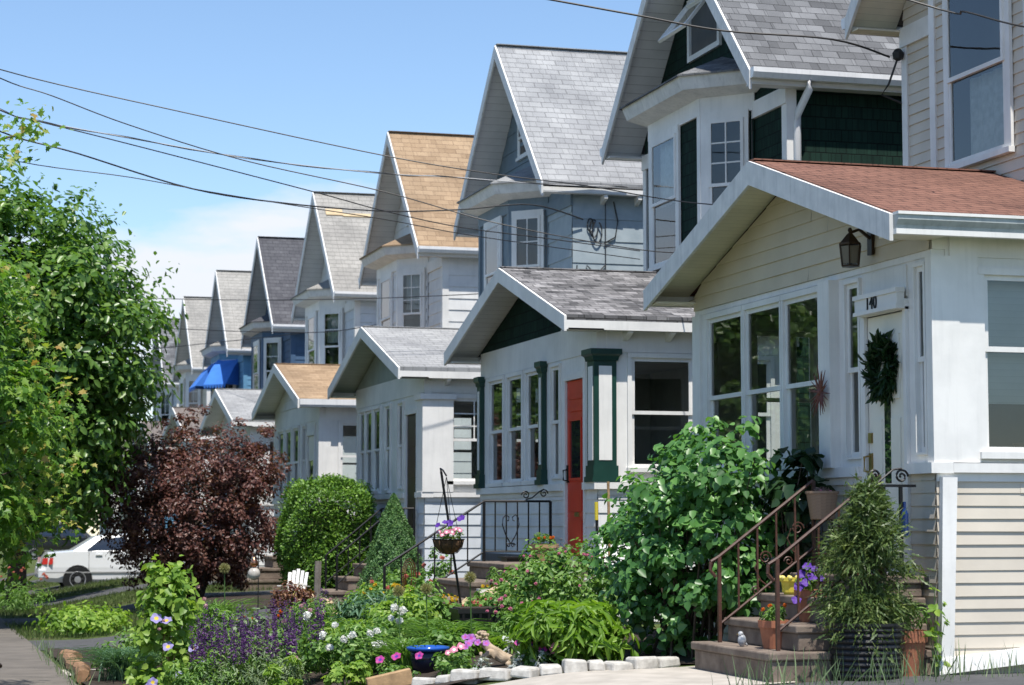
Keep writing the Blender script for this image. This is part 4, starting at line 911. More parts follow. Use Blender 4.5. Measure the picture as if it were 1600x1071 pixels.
# spinner, lantern globe, solar light
R = thing('copper_spinner', 'copper oval wind spinner on a stem before the red door steps', 'garden ornament', (5.22, 22.2, .41)); x, y = 5.22, 22.2
mb = MB(); mb.tube([(x, y, .40), (x, y, .82)], .006, 5); mb.build('stem', COPPER, R)
mb = MB()
for k in range(3):
    w = .075-.02*k; hh = .19-.03*k
    mb.tube([(x+w*math.cos(6.283*i/24), y+.01*k, 1.02+hh*math.sin(6.283*i/24)) for i in range(25)], .007, 5)
mb.build('ring', COPPER, R)
R = thing('globe_feeder', 'clear globe bird feeder with copper cap on a thin pole', 'bird feeder', (3.9, 24.4, .25)); x, y = 3.9, 24.4
mb = MB(); mb.tube([(x+.05, y, .2), (x+.05, y, 1.20), (x+.03, y, 1.24), (x, y, 1.22)], .006, 5); mb.build('pole', IRON, R)
mb = MB(); mb.lathe([(.02, 0), (.045, .02), (.05, .06), (.02, .10), (.004, .13)], (x, y, 1.08), 14); mb.build('cap', COPPER, R, smooth=True)
mb = MB(); mb.ell((x, y, 1.005), .072, .072, .075, 18, 12); mb.build('globe', plain('frosted_globe', (.55, .52, .48), (.35, .32, .28), scale=20, rough=.1), R, smooth=True)
R = thing('solar_light', 'small solar lamp on a tan wooden post at the left edge', 'garden light', (.78, 18.6, 0))
mb = MB(); mb.box(.755, .805, 18.58, 18.63, 0, .28); mb.build('post', WOOD, R)
mb = MB(); mb.lathe([(.03, .28), (.032, .36), (.05, .37), (.052, .39), (.02, .42), (.001, .42)], (.78, 18.605, 0), 12); mb.build('lamp_head', BRONZE, R)
# cherub statue: one skinned body
def statue():
    me = bpy.data.meshes.new('cherub'); z = ground_z(4.72, 17.1)+.02
    J = [((.10, 0, .07), .055), ((.03, 0, .12), .055), ((-.04, 0, .175), .035), ((-.075, 0, .215), .055), ((-.085, -.01, .24), .05),
         ((.17, -.05, .05), .035), ((.12, -.09, .02), .025), ((.20, .05, .05), .035), ((.15, .09, .02), .025),
         ((-.02, -.07, .13), .026), ((-.07, -.08, .09), .02), ((-.10, -.05, .13), .017), ((-.01, .07, .12), .026), ((-.05, .09, .07), .02)]
    E_ = [(0, 1), (1, 2), (2, 3), (3, 4), (0, 5), (5, 6), (0, 7), (7, 8), (1, 9), (9, 10), (10, 11), (1, 12), (12, 13)]
    me.from_pydata([j[0] for j in J], E_, []); o = link_mesh('cherub_statue', me, None, (4.74, 17.12, z)); me.materials.append(STATUE)
    s = o.modifiers.new('skin', 'SKIN'); o.modifiers.new('sub', 'SUBSURF').render_levels = 2
    for v, j in zip(me.skin_vertices[0].data, J): v.radius = (j[1], j[1])
    me.skin_vertices[0].data[0].use_root = True
    o.rotation_euler = (0, 0, -.35)
    mb = MB(); c = Matrix.Translation(o.location) @ Matrix.Rotation(-.35, 4, 'Z'); g = random.Random(3)
    for i in range(34):
        a, b = g.uniform(0, 6.283), g.uniform(-.2, 1.4); p = c @ Vector((-.085+.056*math.cos(b)*math.cos(a), -.005+.056*math.cos(b)*math.sin(a), .245+.05*math.sin(b))); mb.ell(p, .014, .014, .014, 7, 5)
    h = MB(); h.v = [tuple(Matrix.Rotation(.35, 4, 'Z') @ (Vector(v)-o.location)) for v in mb.v]; h.f = mb.f; h.m = mb.m
    hm = bpy.data.meshes.new('curls'); hm.from_pydata(h.v, [], h.f); hm.materials.append(STATUE); hm.polygons.foreach_set('use_smooth', [True]*len(h.f)); link_mesh('curls', hm, o)
    tag(o, 'tan cast stone cherub leaning on the bed edge above the white stones', 'statue')
statue()

# ------------------------------------------------------------------ wires
WR = {
  'high': ['thin black wire, uppermost where it enters at the left', 'b', .009, [(0.93, 24.50, 6.76), (3.10, 24.30, 6.32), (5.32, 24.00, 5.89), (6.48, 23.50, 5.65), (7.42, 22.80, 5.44), (8.17, 21.50, 5.09), (8.9, 19.6, 4.75)]],
  'dip': ['black wire sagging just below the uppermost one at the left', 'b', .009, [(0.96, 25.00, 6.76), (1.54, 25.00, 6.59), (2.44, 25.00, 6.29), (3.81, 25.00, 5.93), (5.50, 24.80, 5.59), (6.87, 24.50, 5.21), (8.32, 23.50, 4.82), (8.95, 23.0, 4.75)]],
  'triplex': ['thick grey twisted cable running to the grey-blue house eave', 'l', .017, [(1.10, 28.50, 7.06), (1.60, 28.60, 6.95), (2.82, 28.90, 6.84), (4.65, 29.30, 6.69), (6.61, 29.80, 6.66), (7.62, 30.00, 6.69), (9.17, 30.20, 6.68), (10.5, 30.22, 6.70)]],
  'under': ['black wire diverging below the thick grey cable', 'b', .010, [(1.06, 27.50, 6.86), (1.55, 27.60, 6.76), (2.72, 27.80, 6.56), (5.33, 28.50, 6.14), (6.39, 28.80, 5.96), (7.56, 29.00, 5.80), (8.86, 29.20, 5.72), (10.41, 29.40, 5.61)]],
  'twist': ['twisted black cable ending in loops on the grey-blue side wall', 'b', .014, [(1.10, 28.40, 6.75), (2.12, 28.60, 6.54), (3.72, 29.00, 6.19), (5.13, 29.40, 6.10), (6.61, 29.80, 6.11), (7.82, 30.00, 6.21), (8.96, 30.20, 6.36), (9.85, 30.40, 6.2)]],
  'low': ['lowest wire at the left, entering through the tree top', 'b', .008, [(1.26, 26.50, 6.04), (2.62, 26.70, 5.94), (3.68, 26.80, 5.81), (4.71, 27.00, 5.72), (6.06, 27.30, 5.62), (7.19, 27.60, 5.51), (8.50, 28.00, 5.44), (10.02, 28.30, 5.34)]],
  'top': ['black cable crossing the green gable to the beige house corner', 'b', .013, [(6.03, 19.60, 6.74), (6.88, 19.40, 6.59), (7.70, 19.25, 6.46), (8.81, 19.10, 6.41), (9.56, 19.35, 6.33)]],
  'right': ['black cable slanting down in the top right corner', 'b', .010, [(7.54, 14.90, 5.71), (7.82, 14.50, 5.54), (8.09, 14.10, 5.35), (8.6, 13.4, 5.1)]],
  'far_a': ['thin far wire reaching the grey-blue house from the left', 'b', .011, [(3.95, 47.00, 6.56), (5.20, 46.30, 6.47), (7.09, 44.50, 6.31), (8.63, 40.00, 5.93), (9.66, 34.90, 5.53)]],
  'far_b': ['thin far wire reaching the tan roofed house', 'b', .012, [(4.84, 52.00, 6.44), (5.83, 50.50, 6.21), (8.39, 45.50, 5.73), (9.33, 42.00, 5.64), (10.25, 38.60, 5.60)]],
  'far_c': ['thin far wire reaching the worn pale roofed house', 'b', .013, [(5.60, 60.00, 6.41), (6.71, 58.00, 6.35), (9.31, 50.50, 6.19), (10.05, 46.60, 6.09)]],
}
pole = (-3.8, 21.0)
for i, (k, (lab, cm, r, p)) in enumerate(WR.items()):
    a, b = Vector(p[0]), Vector(p[1]); sl_ = max(.06, min(.5, (a.z-b.z)/max(.05, b.x-a.x)))*1.12; py = 21.4 if not k.startswith('far') else 63.0
    end = Vector((-3.75, py+.09*i-.5, a.z+sl_*(a.x+3.75)))
    pts = [end+(a-end)*t-Vector((0, 0, .06*(a.x+3.75)*sl_*math.sin(math.pi*t))) for t in (0, .25, .5, .75)]+[Vector(q) for q in p]
    # smooth
    dense = []
    for j in range(len(pts)-1):
        p0, p1, p2, p3 = pts[max(j-1, 0)], pts[j], pts[j+1], pts[min(j+2, len(pts)-1)]
        for s in range(6):
            t = s/6; dense.append(.5*((2*p1)+(p2-p0)*t+(2*p0-5*p1+4*p2-p3)*t*t+(3*p1-p0-3*p2+p3)*t**3))
    dense.append(pts[-1]); mb = MB()
    r *= .8
    if cm == 'l':
        mb.tube(dense, r*.7, 6)
        tw = [q+Vector((0, math.cos(n*1.1), math.sin(n*1.1)))*r*.8 for n, q in enumerate(dense)]; mb.tube(tw, r*.55, 5, m=1)
    else: mb.tube(dense, r, 6)
    tag(mb.build('overhead_wire', [WIREL, WIREM] if cm == 'l' else WIREM, None, tuple(end)), lab, 'wire', 'overhead wires')
for y, h, lab in ((21.4, 11.8, 'brown wooden utility pole across the sidewalk from the green house'), (63.0, 10, 'farther brown wooden utility pole at the kerb')):
    R = thing('utility_pole', lab, 'utility pole', (-3.8, y, ground_z(-3.8, y)))
    mb = MB(); mb.tube([(-3.8, y, -.2), (-3.8, y, h)], .15, 10, r1=.11); mb.build('pole', BARK, R); mb = MB(); mb.box(-3.86, -3.74, y-1.1, y+1.1, h-.6, h-.48); mb.build('crossarm', BARK, R)
# cable gear on the house walls
mb = MB(); y = 32.92-HP-.03; g = random.Random(5)
for k in range(3):
    c = (9.98+.05*k, 6.12-.05*k); rr = .07+.02*k
    mb.tube([(c[0]+rr*.7*math.cos(t*.45+k), y-.01*k, c[1]+rr*1.5*math.sin(t*.45+k)) for t in range(13)], .011, 5)
mb.tube([(10.35, y, 6.5), (10.42, y, 6.2), (10.38, y, 5.95), (10.2, y, 5.85)], .012, 5); mb.tube([(10.22, y, 6.5), (10.22, y, 4.4)], .008, 5)
mb.tube([(9.80, y, 5.42), (9.9, y, 5.42), (9.92, y, 5.5), (10.0, y, 5.42), (10.1, y, 5.4), (10.22, y, 5.52)], .01, 5); mb.tube([(9.76, y, 5.5), (9.74, y, 4.4)], .01, 5)
mb.build('service_cable', WIREM, R3)
mb = MB(); mb.lathe([(.02, 0), (.05, .02), (.06, .08), (.03, .12), (.001, .13)], (9.62, 19.28, 6.28), 10); mb.tube([(9.62, 19.3, 6.3), (9.55, 19.36, 6.05), (9.5, 19.42, 5.95), (9.66, 19.3, 5.85)], .012, 5); mb.build('cable_anchor', WIREM, R1)
# ------------------------------------------------------------------ cars
def car(label, x, y, rot, paint, style='sedan', L=4.45, Wd=1.7):
    z0 = ground_z(x, y)+.01
    R = thing('parked_car', label, 'car', (x, y, z0), 'parked cars')
    M_ = Matrix.Translation((x, y, z0)) @ Matrix.Rotation(rot, 4, 'Z'); hw = Wd/2
    if style == 'sedan':  # (x, bottom, belt z, top z, roof half width factor)
        st = [(0, .42, .62, .64, .80), (.05, .30, .78, .80, .84), (.16, .24, .93, .95, .88), (.75, .22, .97, 1.0, .88), (1.30, .20, .97, 1.34, .68), (1.75, .20, .97, 1.40, .68), (2.55, .20, .96, 1.39, .68), (3.35, .20, .94, .97, .84), (4.0, .22, .82, .85, .80), (4.32, .28, .70, .74, .74), (L, .38, .56, .58, .66)]
    else:
        st = [(0, .45, .75, .78, .85), (.05, .40, 1.05, 1.1, .84), (.14, .36, 1.08, 1.55, .76), (.45, .34, 1.08, 1.68, .74), (2.4, .34, 1.05, 1.70, .74), (2.9, .34, 1.04, 1.55, .74), (3.45, .34, 1.02, 1.05, .86), (4.2, .38, .92, .96, .82), (L, .45, .70, .72, .72)]
    rings = []
    for (sx, zb, zl, zt, f) in st:
        end = min(sx, L-sx); w = hw*(.86+.14*sm(end/.5))
        half = [(w*.9, zb), (w*.985, zb+.10), (w, (zb+zl)/2), (w*.97, zl), (w*f*1.0, zt-.02), (w*f*.8, zt)]
        rings.append([(sx, a, b) for a, b in half]+[(sx, -a, b) for a, b in half[::-1]])
    mb = MB(); n = 12; vs = [M_ @ Vector(p) for r in rings for p in r]; fs = []
    for i in range(len(rings)-1):
        for j in range(n): fs.append((i*n+j, (i+1)*n+j, (i+1)*n+(j+1) % n, i*n+(j+1) % n))
    fs.append(tuple(range(n))); fs.append(tuple((len(rings)-1)*n+j for j in range(n))[::-1])
    mb.mesh(vs, fs); mb.build('body', paint, R, smooth=False, bevel=.02)
    def ringpt(sx, k, off=.012):
        for a, b in zip(rings, rings[1:]):
            if a[0][0] <= sx <= b[0][0]:
                t = (sx-a[0][0])/(b[0][0]-a[0][0]); p = Vector(a[k]).lerp(Vector(b[k]), t); p.y += off if p.y > 0 else -off; return p
    segs = [(1.02, 1.38, 1.42, 2.05), (2.11, 2.13, 2.55, 2.55)] if style == 'sedan' else [(.3, .42, 1.2, 1.25), (1.3, 1.3, 2.1, 2.1), (2.16, 2.16, 2.75, 3.05)]
    gl = dark_glass('car_glass', (.012, .015, .018))
    side_quads = [((1.05, .12), (1.42, .85), (2.02, .88), (2.02, .1)), ((2.08, .1), (2.08, .88), (2.58, .85), (3.08, .12))] if style == 'sedan' else [((.22, .12), (.36, .85), (1.15, .88), (1.15, .1)), ((1.22, .1), (1.22, .88), (2.05, .88), (2.05, .1)), ((2.12, .1), (2.12, .88), (2.75, .8), (3.1, .12))]
    for s in (0, 1):
        for q in side_quads:
            mb = MB(); pts = []
            for (sx, t) in q:
                a, b = (ringpt(sx, 3), ringpt(sx, 4)) if s == 0 else (ringpt(sx, 8), ringpt(sx, 7)); pts.append(M_ @ a.lerp(b, t))
            mb.poly(pts); mb.build('side_window', gl, R)
    i0 = 3 if style == 'sedan' else 1; i1 = 6 if style == 'sedan' else 5
    for nm, ia in (('rear_window', i0), ('windscreen', i1)):
        a, b = rings[ia], rings[ia+1]; up = Vector((0, 0, .012))
        q = [Vector(a[4])*1, Vector(a[7])*1, Vector(b[7])*1, Vector(b[4])*1]; c = sum(q, Vector())/4
        mb = MB(); mb.poly([M_ @ (c+(p-c)*.84+up+Vector((-.008 if ia == i0 else .008, 0, 0))) for p in q]); mb.build(nm, gl, R)
    for wx in (.86, L-.86):
        for s in (1, -1):
            cy = s*(hw-.11); rr = .30 if style == 'sedan' else .34
            def disc(mb, prof, m=0):
                vs = []; fs = []; n = 20
                for (r_, yy) in prof: vs += [M_ @ Vector((wx+r_*math.cos(6.283*i/n), cy+s*yy, rr+r_*math.sin(6.283*i/n))) for i in range(n)]
                for k in range(len(prof)-1): fs += [(k*n+i, k*n+(i+1) % n, (k+1)*n+(i+1) % n, (k+1)*n+i) for i in range(n)]
                fs.append(tuple((len(prof)-1)*n+i for i in range(n))); mb.mesh(vs, fs, m)
            mb = MB(); disc(mb, [(rr+.055, .0), (rr+.05, .114), (rr+.012, .116)]); mb.build('wheel_arch', BLACKP, R)
            mb = MB(); disc(mb, [(rr*.6, -.1), (rr, -.09), (rr, .10), (rr*.95, .122), (rr*.66, .126)]); wl = mb.build('wheel', BLACKP, R)
            mb = MB(); disc(mb, [(rr*.66, .124), (rr*.64, .132), (rr*.52, .118), (rr*.2, .128), (.02, .130)]); mb.build('hubcap', plain('hubcap_silver', (.5, .5, .52), rough=.35, metal=.6), wl)
            mb = MB()
            for k in range(7): a = 6.283*k/7; disc_c = M_ @ Vector((wx+rr*.40*math.cos(a), cy+s*.134, rr+rr*.40*math.sin(a))); mb.ell(disc_c, .028, .01, .028, 8, 5)
            mb.build('hub_opening', BLACKP, wl)
    red = plain('red_lamp', (.5, .03, .02), rough=.2)
    for s in (1, -1):
        if style == 'sedan':
            mb = MB(); P_ = [(-.012, .38), (-.012, hw*.84+.006), (.14, hw*.90+.012), (.26, hw*.965)]
            for (a, b) in zip(P_, P_[1:]): mb.poly([M_ @ Vector((a[0]+.02, s*a[1], .66)), M_ @ Vector((b[0], s*(b[1]+.012), .67)), M_ @ Vector((b[0]+.02, s*b[1]*.985, .82)), M_ @ Vector((a[0]+.06, s*a[1], .82))])
        else:
            mb = MB(); mb.hexa([M_ @ Vector(p) for p in [(-.01, s*.62, .85), (.2, s*.62, .85), (.2, s*.79, .85), (-.01, s*.79, .85), (.03, s*.6, 1.2), (.2, s*.6, 1.2), (.2, s*.74, 1.2), (.03, s*.74, 1.2)]])
        mb.build('tail_light', red, R)
        mb = MB(); mb.hexa([M_ @ Vector(p) for p in [(L-.22, s*.42, .58), (L-.03, s*.42, .58), (L-.10, s*.66, .58), (L-.24, s*.68, .58), (L-.25, s*.42, .70), (L-.10, s*.42, .70), (L-.16, s*.64, .70), (L-.27, s*.66, .70)]]); mb.build('headlight', GUT, R)
    mb = MB()
    for s in (1, -1):
        mb.beam(M_ @ Vector((.05, s*(hw+.006), .47)), M_ @ Vector((L-.3, s*(hw+.006), .47)), .02, .03); 
    mb.build('side_moulding', plain('grey_trim', (.3, .3, .3)), R)
    mb = MB(); mb.box(0, 0, 0, 0, 0, 0); mb = MB(); mb.hexa([M_ @ Vector(p) for p in [(-.07, -.72, .33), (.12, -.84, .33), (.12, .84, .33), (-.07, .72, .33), (-.07, -.72, .55), (.1, -.845, .55), (.1, .845, .55), (-.07, .72, .55)]]); mb.build('rear_bumper', paint, R, bevel=.03)
    for s in (1, -1):
        mb = MB(); mb.ell(M_ @ Vector((2.95 if style == 'sedan' else 2.85, s*(hw+.07), 1.0 if style == 'sedan' else 1.12)), .05, .09, .06, 10, 6); mb.build('side_mirror', paint, R)
    seam = BLACKP
    for sx_ in ((1.12, 2.06, 3.12) if style == 'sedan' else (1.2, 2.1, 3.1)):
        for s in (1, -1):
            a = ringpt(sx_, 3 if s > 0 else 8, .004); b = ringpt(sx_, 1 if s > 0 else 10, .004); m_ = ringpt(sx_, 2 if s > 0 else 9, .004)
            mb = MB(); mb.tube([M_ @ a, M_ @ m_, M_ @ b], .006, 4); mb.build('door_seam', seam, R)
    for hx in ((1.28, 2.2) if style == 'sedan' else (1.3, 2.25)):
        for s in (1, -1):
            h_ = ringpt(hx, 3 if s > 0 else 8, .02); mb = MB(); mb.beam(M_ @ (h_+Vector((0, 0, -.08))), M_ @ (h_+Vector((.16, 0, -.08))), .03, .025); mb.build('door_handle', paint, R)
    mb = MB(); mb.hexa([M_ @ Vector(p) for p in [(-.085, -.26, .56), (-.07, -.26, .56), (-.07, .26, .56), (-.085, .26, .56), (-.05, -.26, .70), (-.03, -.26, .70), (-.03, .26, .70), (-.05, .26, .70)]]); mb.build('number_plate', LGREY, R)
    return R
def carpaint(name, c):
    m, nt, b = newmat(name); b.inputs['Base Color'].default_value = rgba(c); b.inputs['Roughness'].default_value = .3; b.inputs['Coat Weight'].default_value = .8; b.inputs['Coat Roughness'].default_value = .05
    nt.links.new(mixc(nt, noise(nt, objco(nt), 3, 3), c, mul(c, .9)), b.inputs['Base Color']); return m
car('white sedan parked in the driveway behind the purple leaved tree', 3.2, 53.0, 0, carpaint('white_car_paint', (.75, .76, .77)))
car('black off-road wagon in the shade left of the white sedan', 4.6, 96.2, .05, carpaint('black_car_paint', (.012, .012, .014)), 'suv', 4.6, 1.8)
car('dark grey sedan in the shade at the left edge', 3.9, 107.0, 3.14, carpaint('dark_car_paint', (.03, .034, .045)), 'sedan')

# ------------------------------------------------------------------ foliage
def T(vs, fs): return np.array(vs, dtype=float), fs
SHAPES = {
 'frond': T([(0, 0, 0), (.22, -.085, 0), (.28, -.025, .01), (.5, -.10, -.02), (.55, -.025, 0), (1, 0, -.1), (.55, .025, 0), (.5, .10, -.02), (.28, .025, .01), (.22, .085, 0)], [(0, 1, 2), (2, 3, 4), (4, 5, 6), (6, 7, 8), (8, 9, 0), (0, 2, 4, 6, 8)]),
 'oval': T([(0, 0, 0), (.3, -.27, .07), (.7, -.22, .02), (1, 0, -.10), (.7, .22, .02), (.3, .27, .07)], [(0, 1, 2, 3), (0, 3, 4, 5)]),
 'heart': T([(0, 0, 0), (.12, -.36, .06), (.5, -.36, .05), (1, 0, -.16), (.5, .36, .05), (.12, .36, .06)], [(0, 1, 2, 3), (0, 3, 4, 5)]),
 'small': T([(0, 0, 0), (.5, -.3, .08), (1, 0, -.04), (.5, .3, .08)], [(0, 1, 2), (0, 2, 3)]),
 'maple': T([(0, 0, 0), (.12, -.18, .02), (.05, -.50, .0), (.38, -.30, .05), (.55, -.52, -.02), (.62, -.20, .04), (1.05, 0, -.12), (.62, .20, .04), (.55, .52, -.02), (.38, .30, .05), (.05, .50, .0), (.12, .18, .02)], [(0, 1, 2, 3), (0, 3, 4, 5), (0, 5, 6), (0, 6, 7), (0, 7, 8, 9), (0, 9, 10, 11)]),
 'lance': T([(0, 0, 0), (.35, -.13, .06), (.75, -.10, -.02), (1, 0, -.22), (.75, .10, -.02), (.35, .13, .06)], [(0, 1, 2, 3), (0, 3, 4, 5)]),
 'needle': T([(0, 0, 0), (.3, -.07, .0), (1, 0, 0), (.3, .07, .0)], [(0, 1, 2, 3)]),
 'spray': T([(0, 0, 0), (.25, -.16, 0), (.3, -.05, .01), (.55, -.2, -.02), (.6, -.05, 0), (1, 0, -.08), (.6, .05, 0), (.55, .2, -.02), (.3, .05, .01), (.25, .16, 0)], [(0, 1, 2), (2, 3, 4), (4, 5, 6), (6, 7, 8), (8, 9, 0), (0, 2, 4, 6, 8)]),
}
def norm(a): return a/np.maximum(1e-9, np.linalg.norm(a, axis=-1, keepdims=True))
def leaves(name, mat, parent, P, N, S, shape, rng, D=None, droop=.25, base=None, var=None):
    """one mesh of leaves: P positions, N rough normals, S lengths, D preferred direction of the leaf's tip"""
    tv, tf = SHAPES[shape]; n = len(P); k = len(tv)
    N = norm(N); R_ = rng.normal(size=(n, 3))
    D = R_ if D is None else D+R_*.35
    D = D-N*(D*N).sum(1, keepdims=True); D = norm(D); D = norm(D+np.array([0, 0, -droop])); B = norm(np.cross(N, D)); N2 = np.cross(D, B)
    V = P[:, None, :]+S[:, None, None]*(tv[None, :, 0:1]*D[:, None, :]+tv[None, :, 1:2]*B[:, None, :]+tv[None, :, 2:3]*N2[:, None, :])
    loc = np.array(root_of(parent).location) if parent is not None else np.array(base)
    V = (V-loc).reshape(-1, 3)
    lens_ = np.array([len(f) for f in tf]); li = np.concatenate([np.array(f) for f in tf])
    loops = (np.arange(n)[:, None]*k+li[None, :]).ravel(); totals = np.tile(lens_, n); starts = np.concatenate([[0], np.cumsum(totals)[:-1]])
    me = bpy.data.meshes.new(name); me.vertices.add(len(V)); me.vertices.foreach_set('co', V.ravel())
    me.loops.add(len(loops)); me.loops.foreach_set('vertex_index', loops.astype(np.int32))
    me.polygons.add(len(totals)); me.polygons.foreach_set('loop_start', starts.astype(np.int32))
    try: me.polygons.foreach_set('loop_total', totals.astype(np.int32))
    except Exception: pass
    me.update(calc_edges=True)
    a = me.attributes.new('var', 'FLOAT', 'FACE'); v = rng.uniform(.12, .88, n) if var is None else np.clip(var, 0, 1)
    a.data.foreach_set('value', np.repeat(v, len(tf)).astype(np.float32)); me.materials.append(mat)
    return link_mesh(name, me, parent, None if parent is not None else tuple(loc))
def shell(rng, n, c, r, inner=.55, zmin=-1):
    d = norm(rng.normal(size=(n*2, 3))); d = d[d[:, 2] > zmin][:n]
    rr = (inner+(1-inner)*rng.random(len(d))**.6)[:, None]
    return np.array(c)+d*rr*np.array(r), d
def clumps(rng, c, r, nc, cr, per, inner=.5, zmin=-.9, jit=.25, flat=.75):
    C_, d = shell(rng, nc, c, r, inner, zmin); P = []; N = []; K = []
    for q, dd in zip(C_, d):
        m = int(per*rng.uniform(.6, 1.4)); cc = cr*rng.uniform(.6, 1.3)
        o = norm(rng.normal(size=(m, 3)))*(rng.random((m, 1))**.45)*cc*np.array([1, 1, flat])
        P.append(q+o); N.append(norm(o)*.6+dd*.4+np.array([0, 0, .6])+rng.normal(size=(m, 3))*.28); K.append(q)
    return np.vstack(P), np.vstack(N), K
def branches(mb, base, top, ks, rng, r0, n=24):
    base, top = Vector(base), Vector(top)
    pick = [ks[i] for i in rng.choice(len(ks), min(n, len(ks)), replace=False)]
    for q in pick:
        q = Vector(q); t = rng.uniform(.35, 1.0); s = base.lerp(top, t); m_ = s.lerp(q, .5)+Vector((0, 0, -.06*(q-s).length))
        mb.tube([s, m_, q], r0*.42*(1.1-.5*t), 5, r1=r0*.06)
def tree(name, label, cat, base, trunk_r, top, c, r, nc, cr, per, size, shape, mat, seed, group=None, bark=None, inner=.45, nb=26, zmin=-.9, droop=.25, lean=0):
    rng = np.random.default_rng(seed); R = thing(name, label, cat, base, group)
    P, N, K = clumps(rng, c, r, nc, cr, per, inner, zmin)
    leaves('crown', mat, R, P, N, rng.uniform(.7, 1.25, len(P))*size, shape, rng, droop=droop)
    mb = MB(); b = Vector(base); t = Vector(top); mb.tube([b-Vector((0, 0, .15)), b.lerp(t, .3)+Vector((.03, .02, 0)), b.lerp(t, .65)-Vector((.03, 0, 0)), t], trunk_r, 10, r1=trunk_r*.35)
    mb.build('trunk', bark or BARK, R, smooth=True)
    mb = MB(); branches(mb, base, top, K, rng, trunk_r, nb); mb.build('branches', bark or BARK, R, smooth=True)
    return R, rng
L_DARK = leafmat('dark_tree_leaf', [(0, (.036, .092, .016)), (.5, (.095, .195, .034)), (1, (.195, .31, .065))], trans=.36, rough=.35, spec=.5)
L_MAPLE = leafmat('maple_leaf', [(0, (.05, .125, .018)), (.5, (.11, .23, .032)), (.9, (.22, .34, .055)), (1, (.34, .34, .09))], trans=.42)
L_MAPLET = leafmat('young_maple_leaf', [(0, (.26, .34, .06)), (.6, (.36, .33, .08)), (1, (.42, .20, .07))], trans=.45)
L_PLUM = leafmat('purple_plum_leaf', [(0, (.045, .017, .016)), (.5, (.115, .045, .038)), (.85, (.22, .11, .088)), (1, (.32, .205, .15))], trans=.3, rough=.4)
L_YEW = leafmat('yew_leaf', [(0, (0.030, 0.083, 0.015)), (.5, (0.098, 0.210, 0.024)), (1, (0.210, 0.352, 0.045))], trans=.2)
L_SPRUCE = leafmat('spruce_needle', [(0, (0.046, 0.118, 0.044)), (.5, (0.100, 0.209, 0.065)), (1, (0.182, 0.309, 0.091))], trans=.1)
L_SHRUB = leafmat('big_shrub_leaf', [(0, (0.034, 0.103, 0.025)), (.5, (0.086, 0.216, 0.052)), (1, (0.172, 0.345, 0.095))], trans=.35, rough=.35, spec=.5)
L_THUJA = leafmat('thuja_spray', [(0, (.04, .075, .02)), (.5, (.085, .135, .036)), (1, (.19, .235, .075))], trans=.2)
L_GRASS = leafmat('lawn_grass_blade', [(0, (.03, .05, .014)), (.5, (.065, .10, .028)), (1, (.12, .15, .05))], trans=.25)
L_HOSTA = leafmat('bright_broad_leaf', [(0, (0.074, 0.160, 0.018)), (.5, (0.148, 0.277, 0.031)), (1, (0.271, 0.406, 0.061))], trans=.4)
L_MID = leafmat('garden_leaf', [(0, (0.050, 0.120, 0.028)), (.5, (0.130, 0.250, 0.055)), (1, (0.260, 0.399, 0.101))], trans=.35)
L_LIME = leafmat('lime_leaf', [(0, (0.098, 0.196, 0.028)), (.5, (0.196, 0.329, 0.049)), (1, (0.350, 0.462, 0.098))], trans=.4)
L_GREYG = leafmat('grey_green_leaf', [(0, (0.070, 0.116, 0.053)), (.5, (0.151, 0.221, 0.107)), (1, (0.265, 0.337, 0.177))], trans=.25)
L_BLUEG = leafmat('blue_green_leaf', [(0, (0.042, 0.105, 0.056)), (.5, (0.098, 0.196, 0.112)), (1, (0.168, 0.280, 0.154))], trans=.25)
L_SILVER = leafmat('silver_leaf', [(0, (.30, .33, .30)), (.5, (.45, .48, .45)), (1, (.6, .62, .58))], trans=.15)
L_BARB = leafmat('barberry_leaf', [(0, (.05, .02, .016)), (.5, (.14, .05, .035)), (1, (.34, .20, .10))], trans=.3)
L_DRY = leafmat('dry_twig_leaf', [(0, (.10, .06, .05)), (.5, (.20, .12, .10)), (1, (.30, .20, .16))], trans=.1)
L_DK = leafmat('deep_green_leaf', [(0, (.010, .025, .010)), (.5, (.02, .05, .018)), (1, (.04, .08, .03))], trans=.2, rough=.3)

# street trees (trunks stand left of the view)
MAPL, rng = tree('street_maple', 'near maple at the left edge with yellow-green and orange tipped leaves', 'tree', (-1.0, 19.4, 0), .15, (-1.0, 19.5, 3.9), (-.95, 19.5, 2.6), (2.2, 2.0, 2.0), 200, .40, 110, .082, 'maple', L_MAPLE, 11, 'street trees')
Pt = []; 
for (x, z, n) in ((1.0, 5.15, 90), (.72, 4.9, 120), (.55, 4.6, 160), (1.28, 2.62, 170), (1.05, 2.35, 220), (1.25, 2.1, 190), (.95, 1.75, 220), (1.12, 3.0, 90), (1.25, 1.65, 120), (.9, 3.7, 120), (.95, 3.3, 120), (.95, 1.35, 120)):
    q = rng.normal(size=(n, 3))*np.array([.13, .22, .12])+np.array([x, 19.5, z]); Pt.append(q)
Pt = np.vstack(Pt); leaves('outer_sprays', L_MAPLE, MAPL, Pt, rng.normal(size=Pt.shape)*.5+np.array([-.1, -.4, .7]), rng.uniform(.045, .08, len(Pt)), 'maple', rng, var=rng.uniform(.3, 1.0, len(Pt)))
Pq = Pt[::9]+np.array([.03, -.1, .05]); leaves('young_leaves', L_MAPLET, MAPL, Pq, rng.normal(size=Pq.shape)*.5+np.array([0, -.5, .6]), rng.uniform(.05, .085, len(Pq)), 'maple', rng)
mb = MB()
for q in ((1.0, 19.5, 5.15), (1.28, 19.5, 2.62), (1.05, 19.5, 2.1), (.95, 19.5, 3.5), (.6, 19.5, 4.7)): mb.tube([(-.95, 19.45, q[2]-.9), (.1, 19.5, q[2]-.35), q], .03, 5, r1=.006)
mb.build('outer_branches', BARK, MAPL)
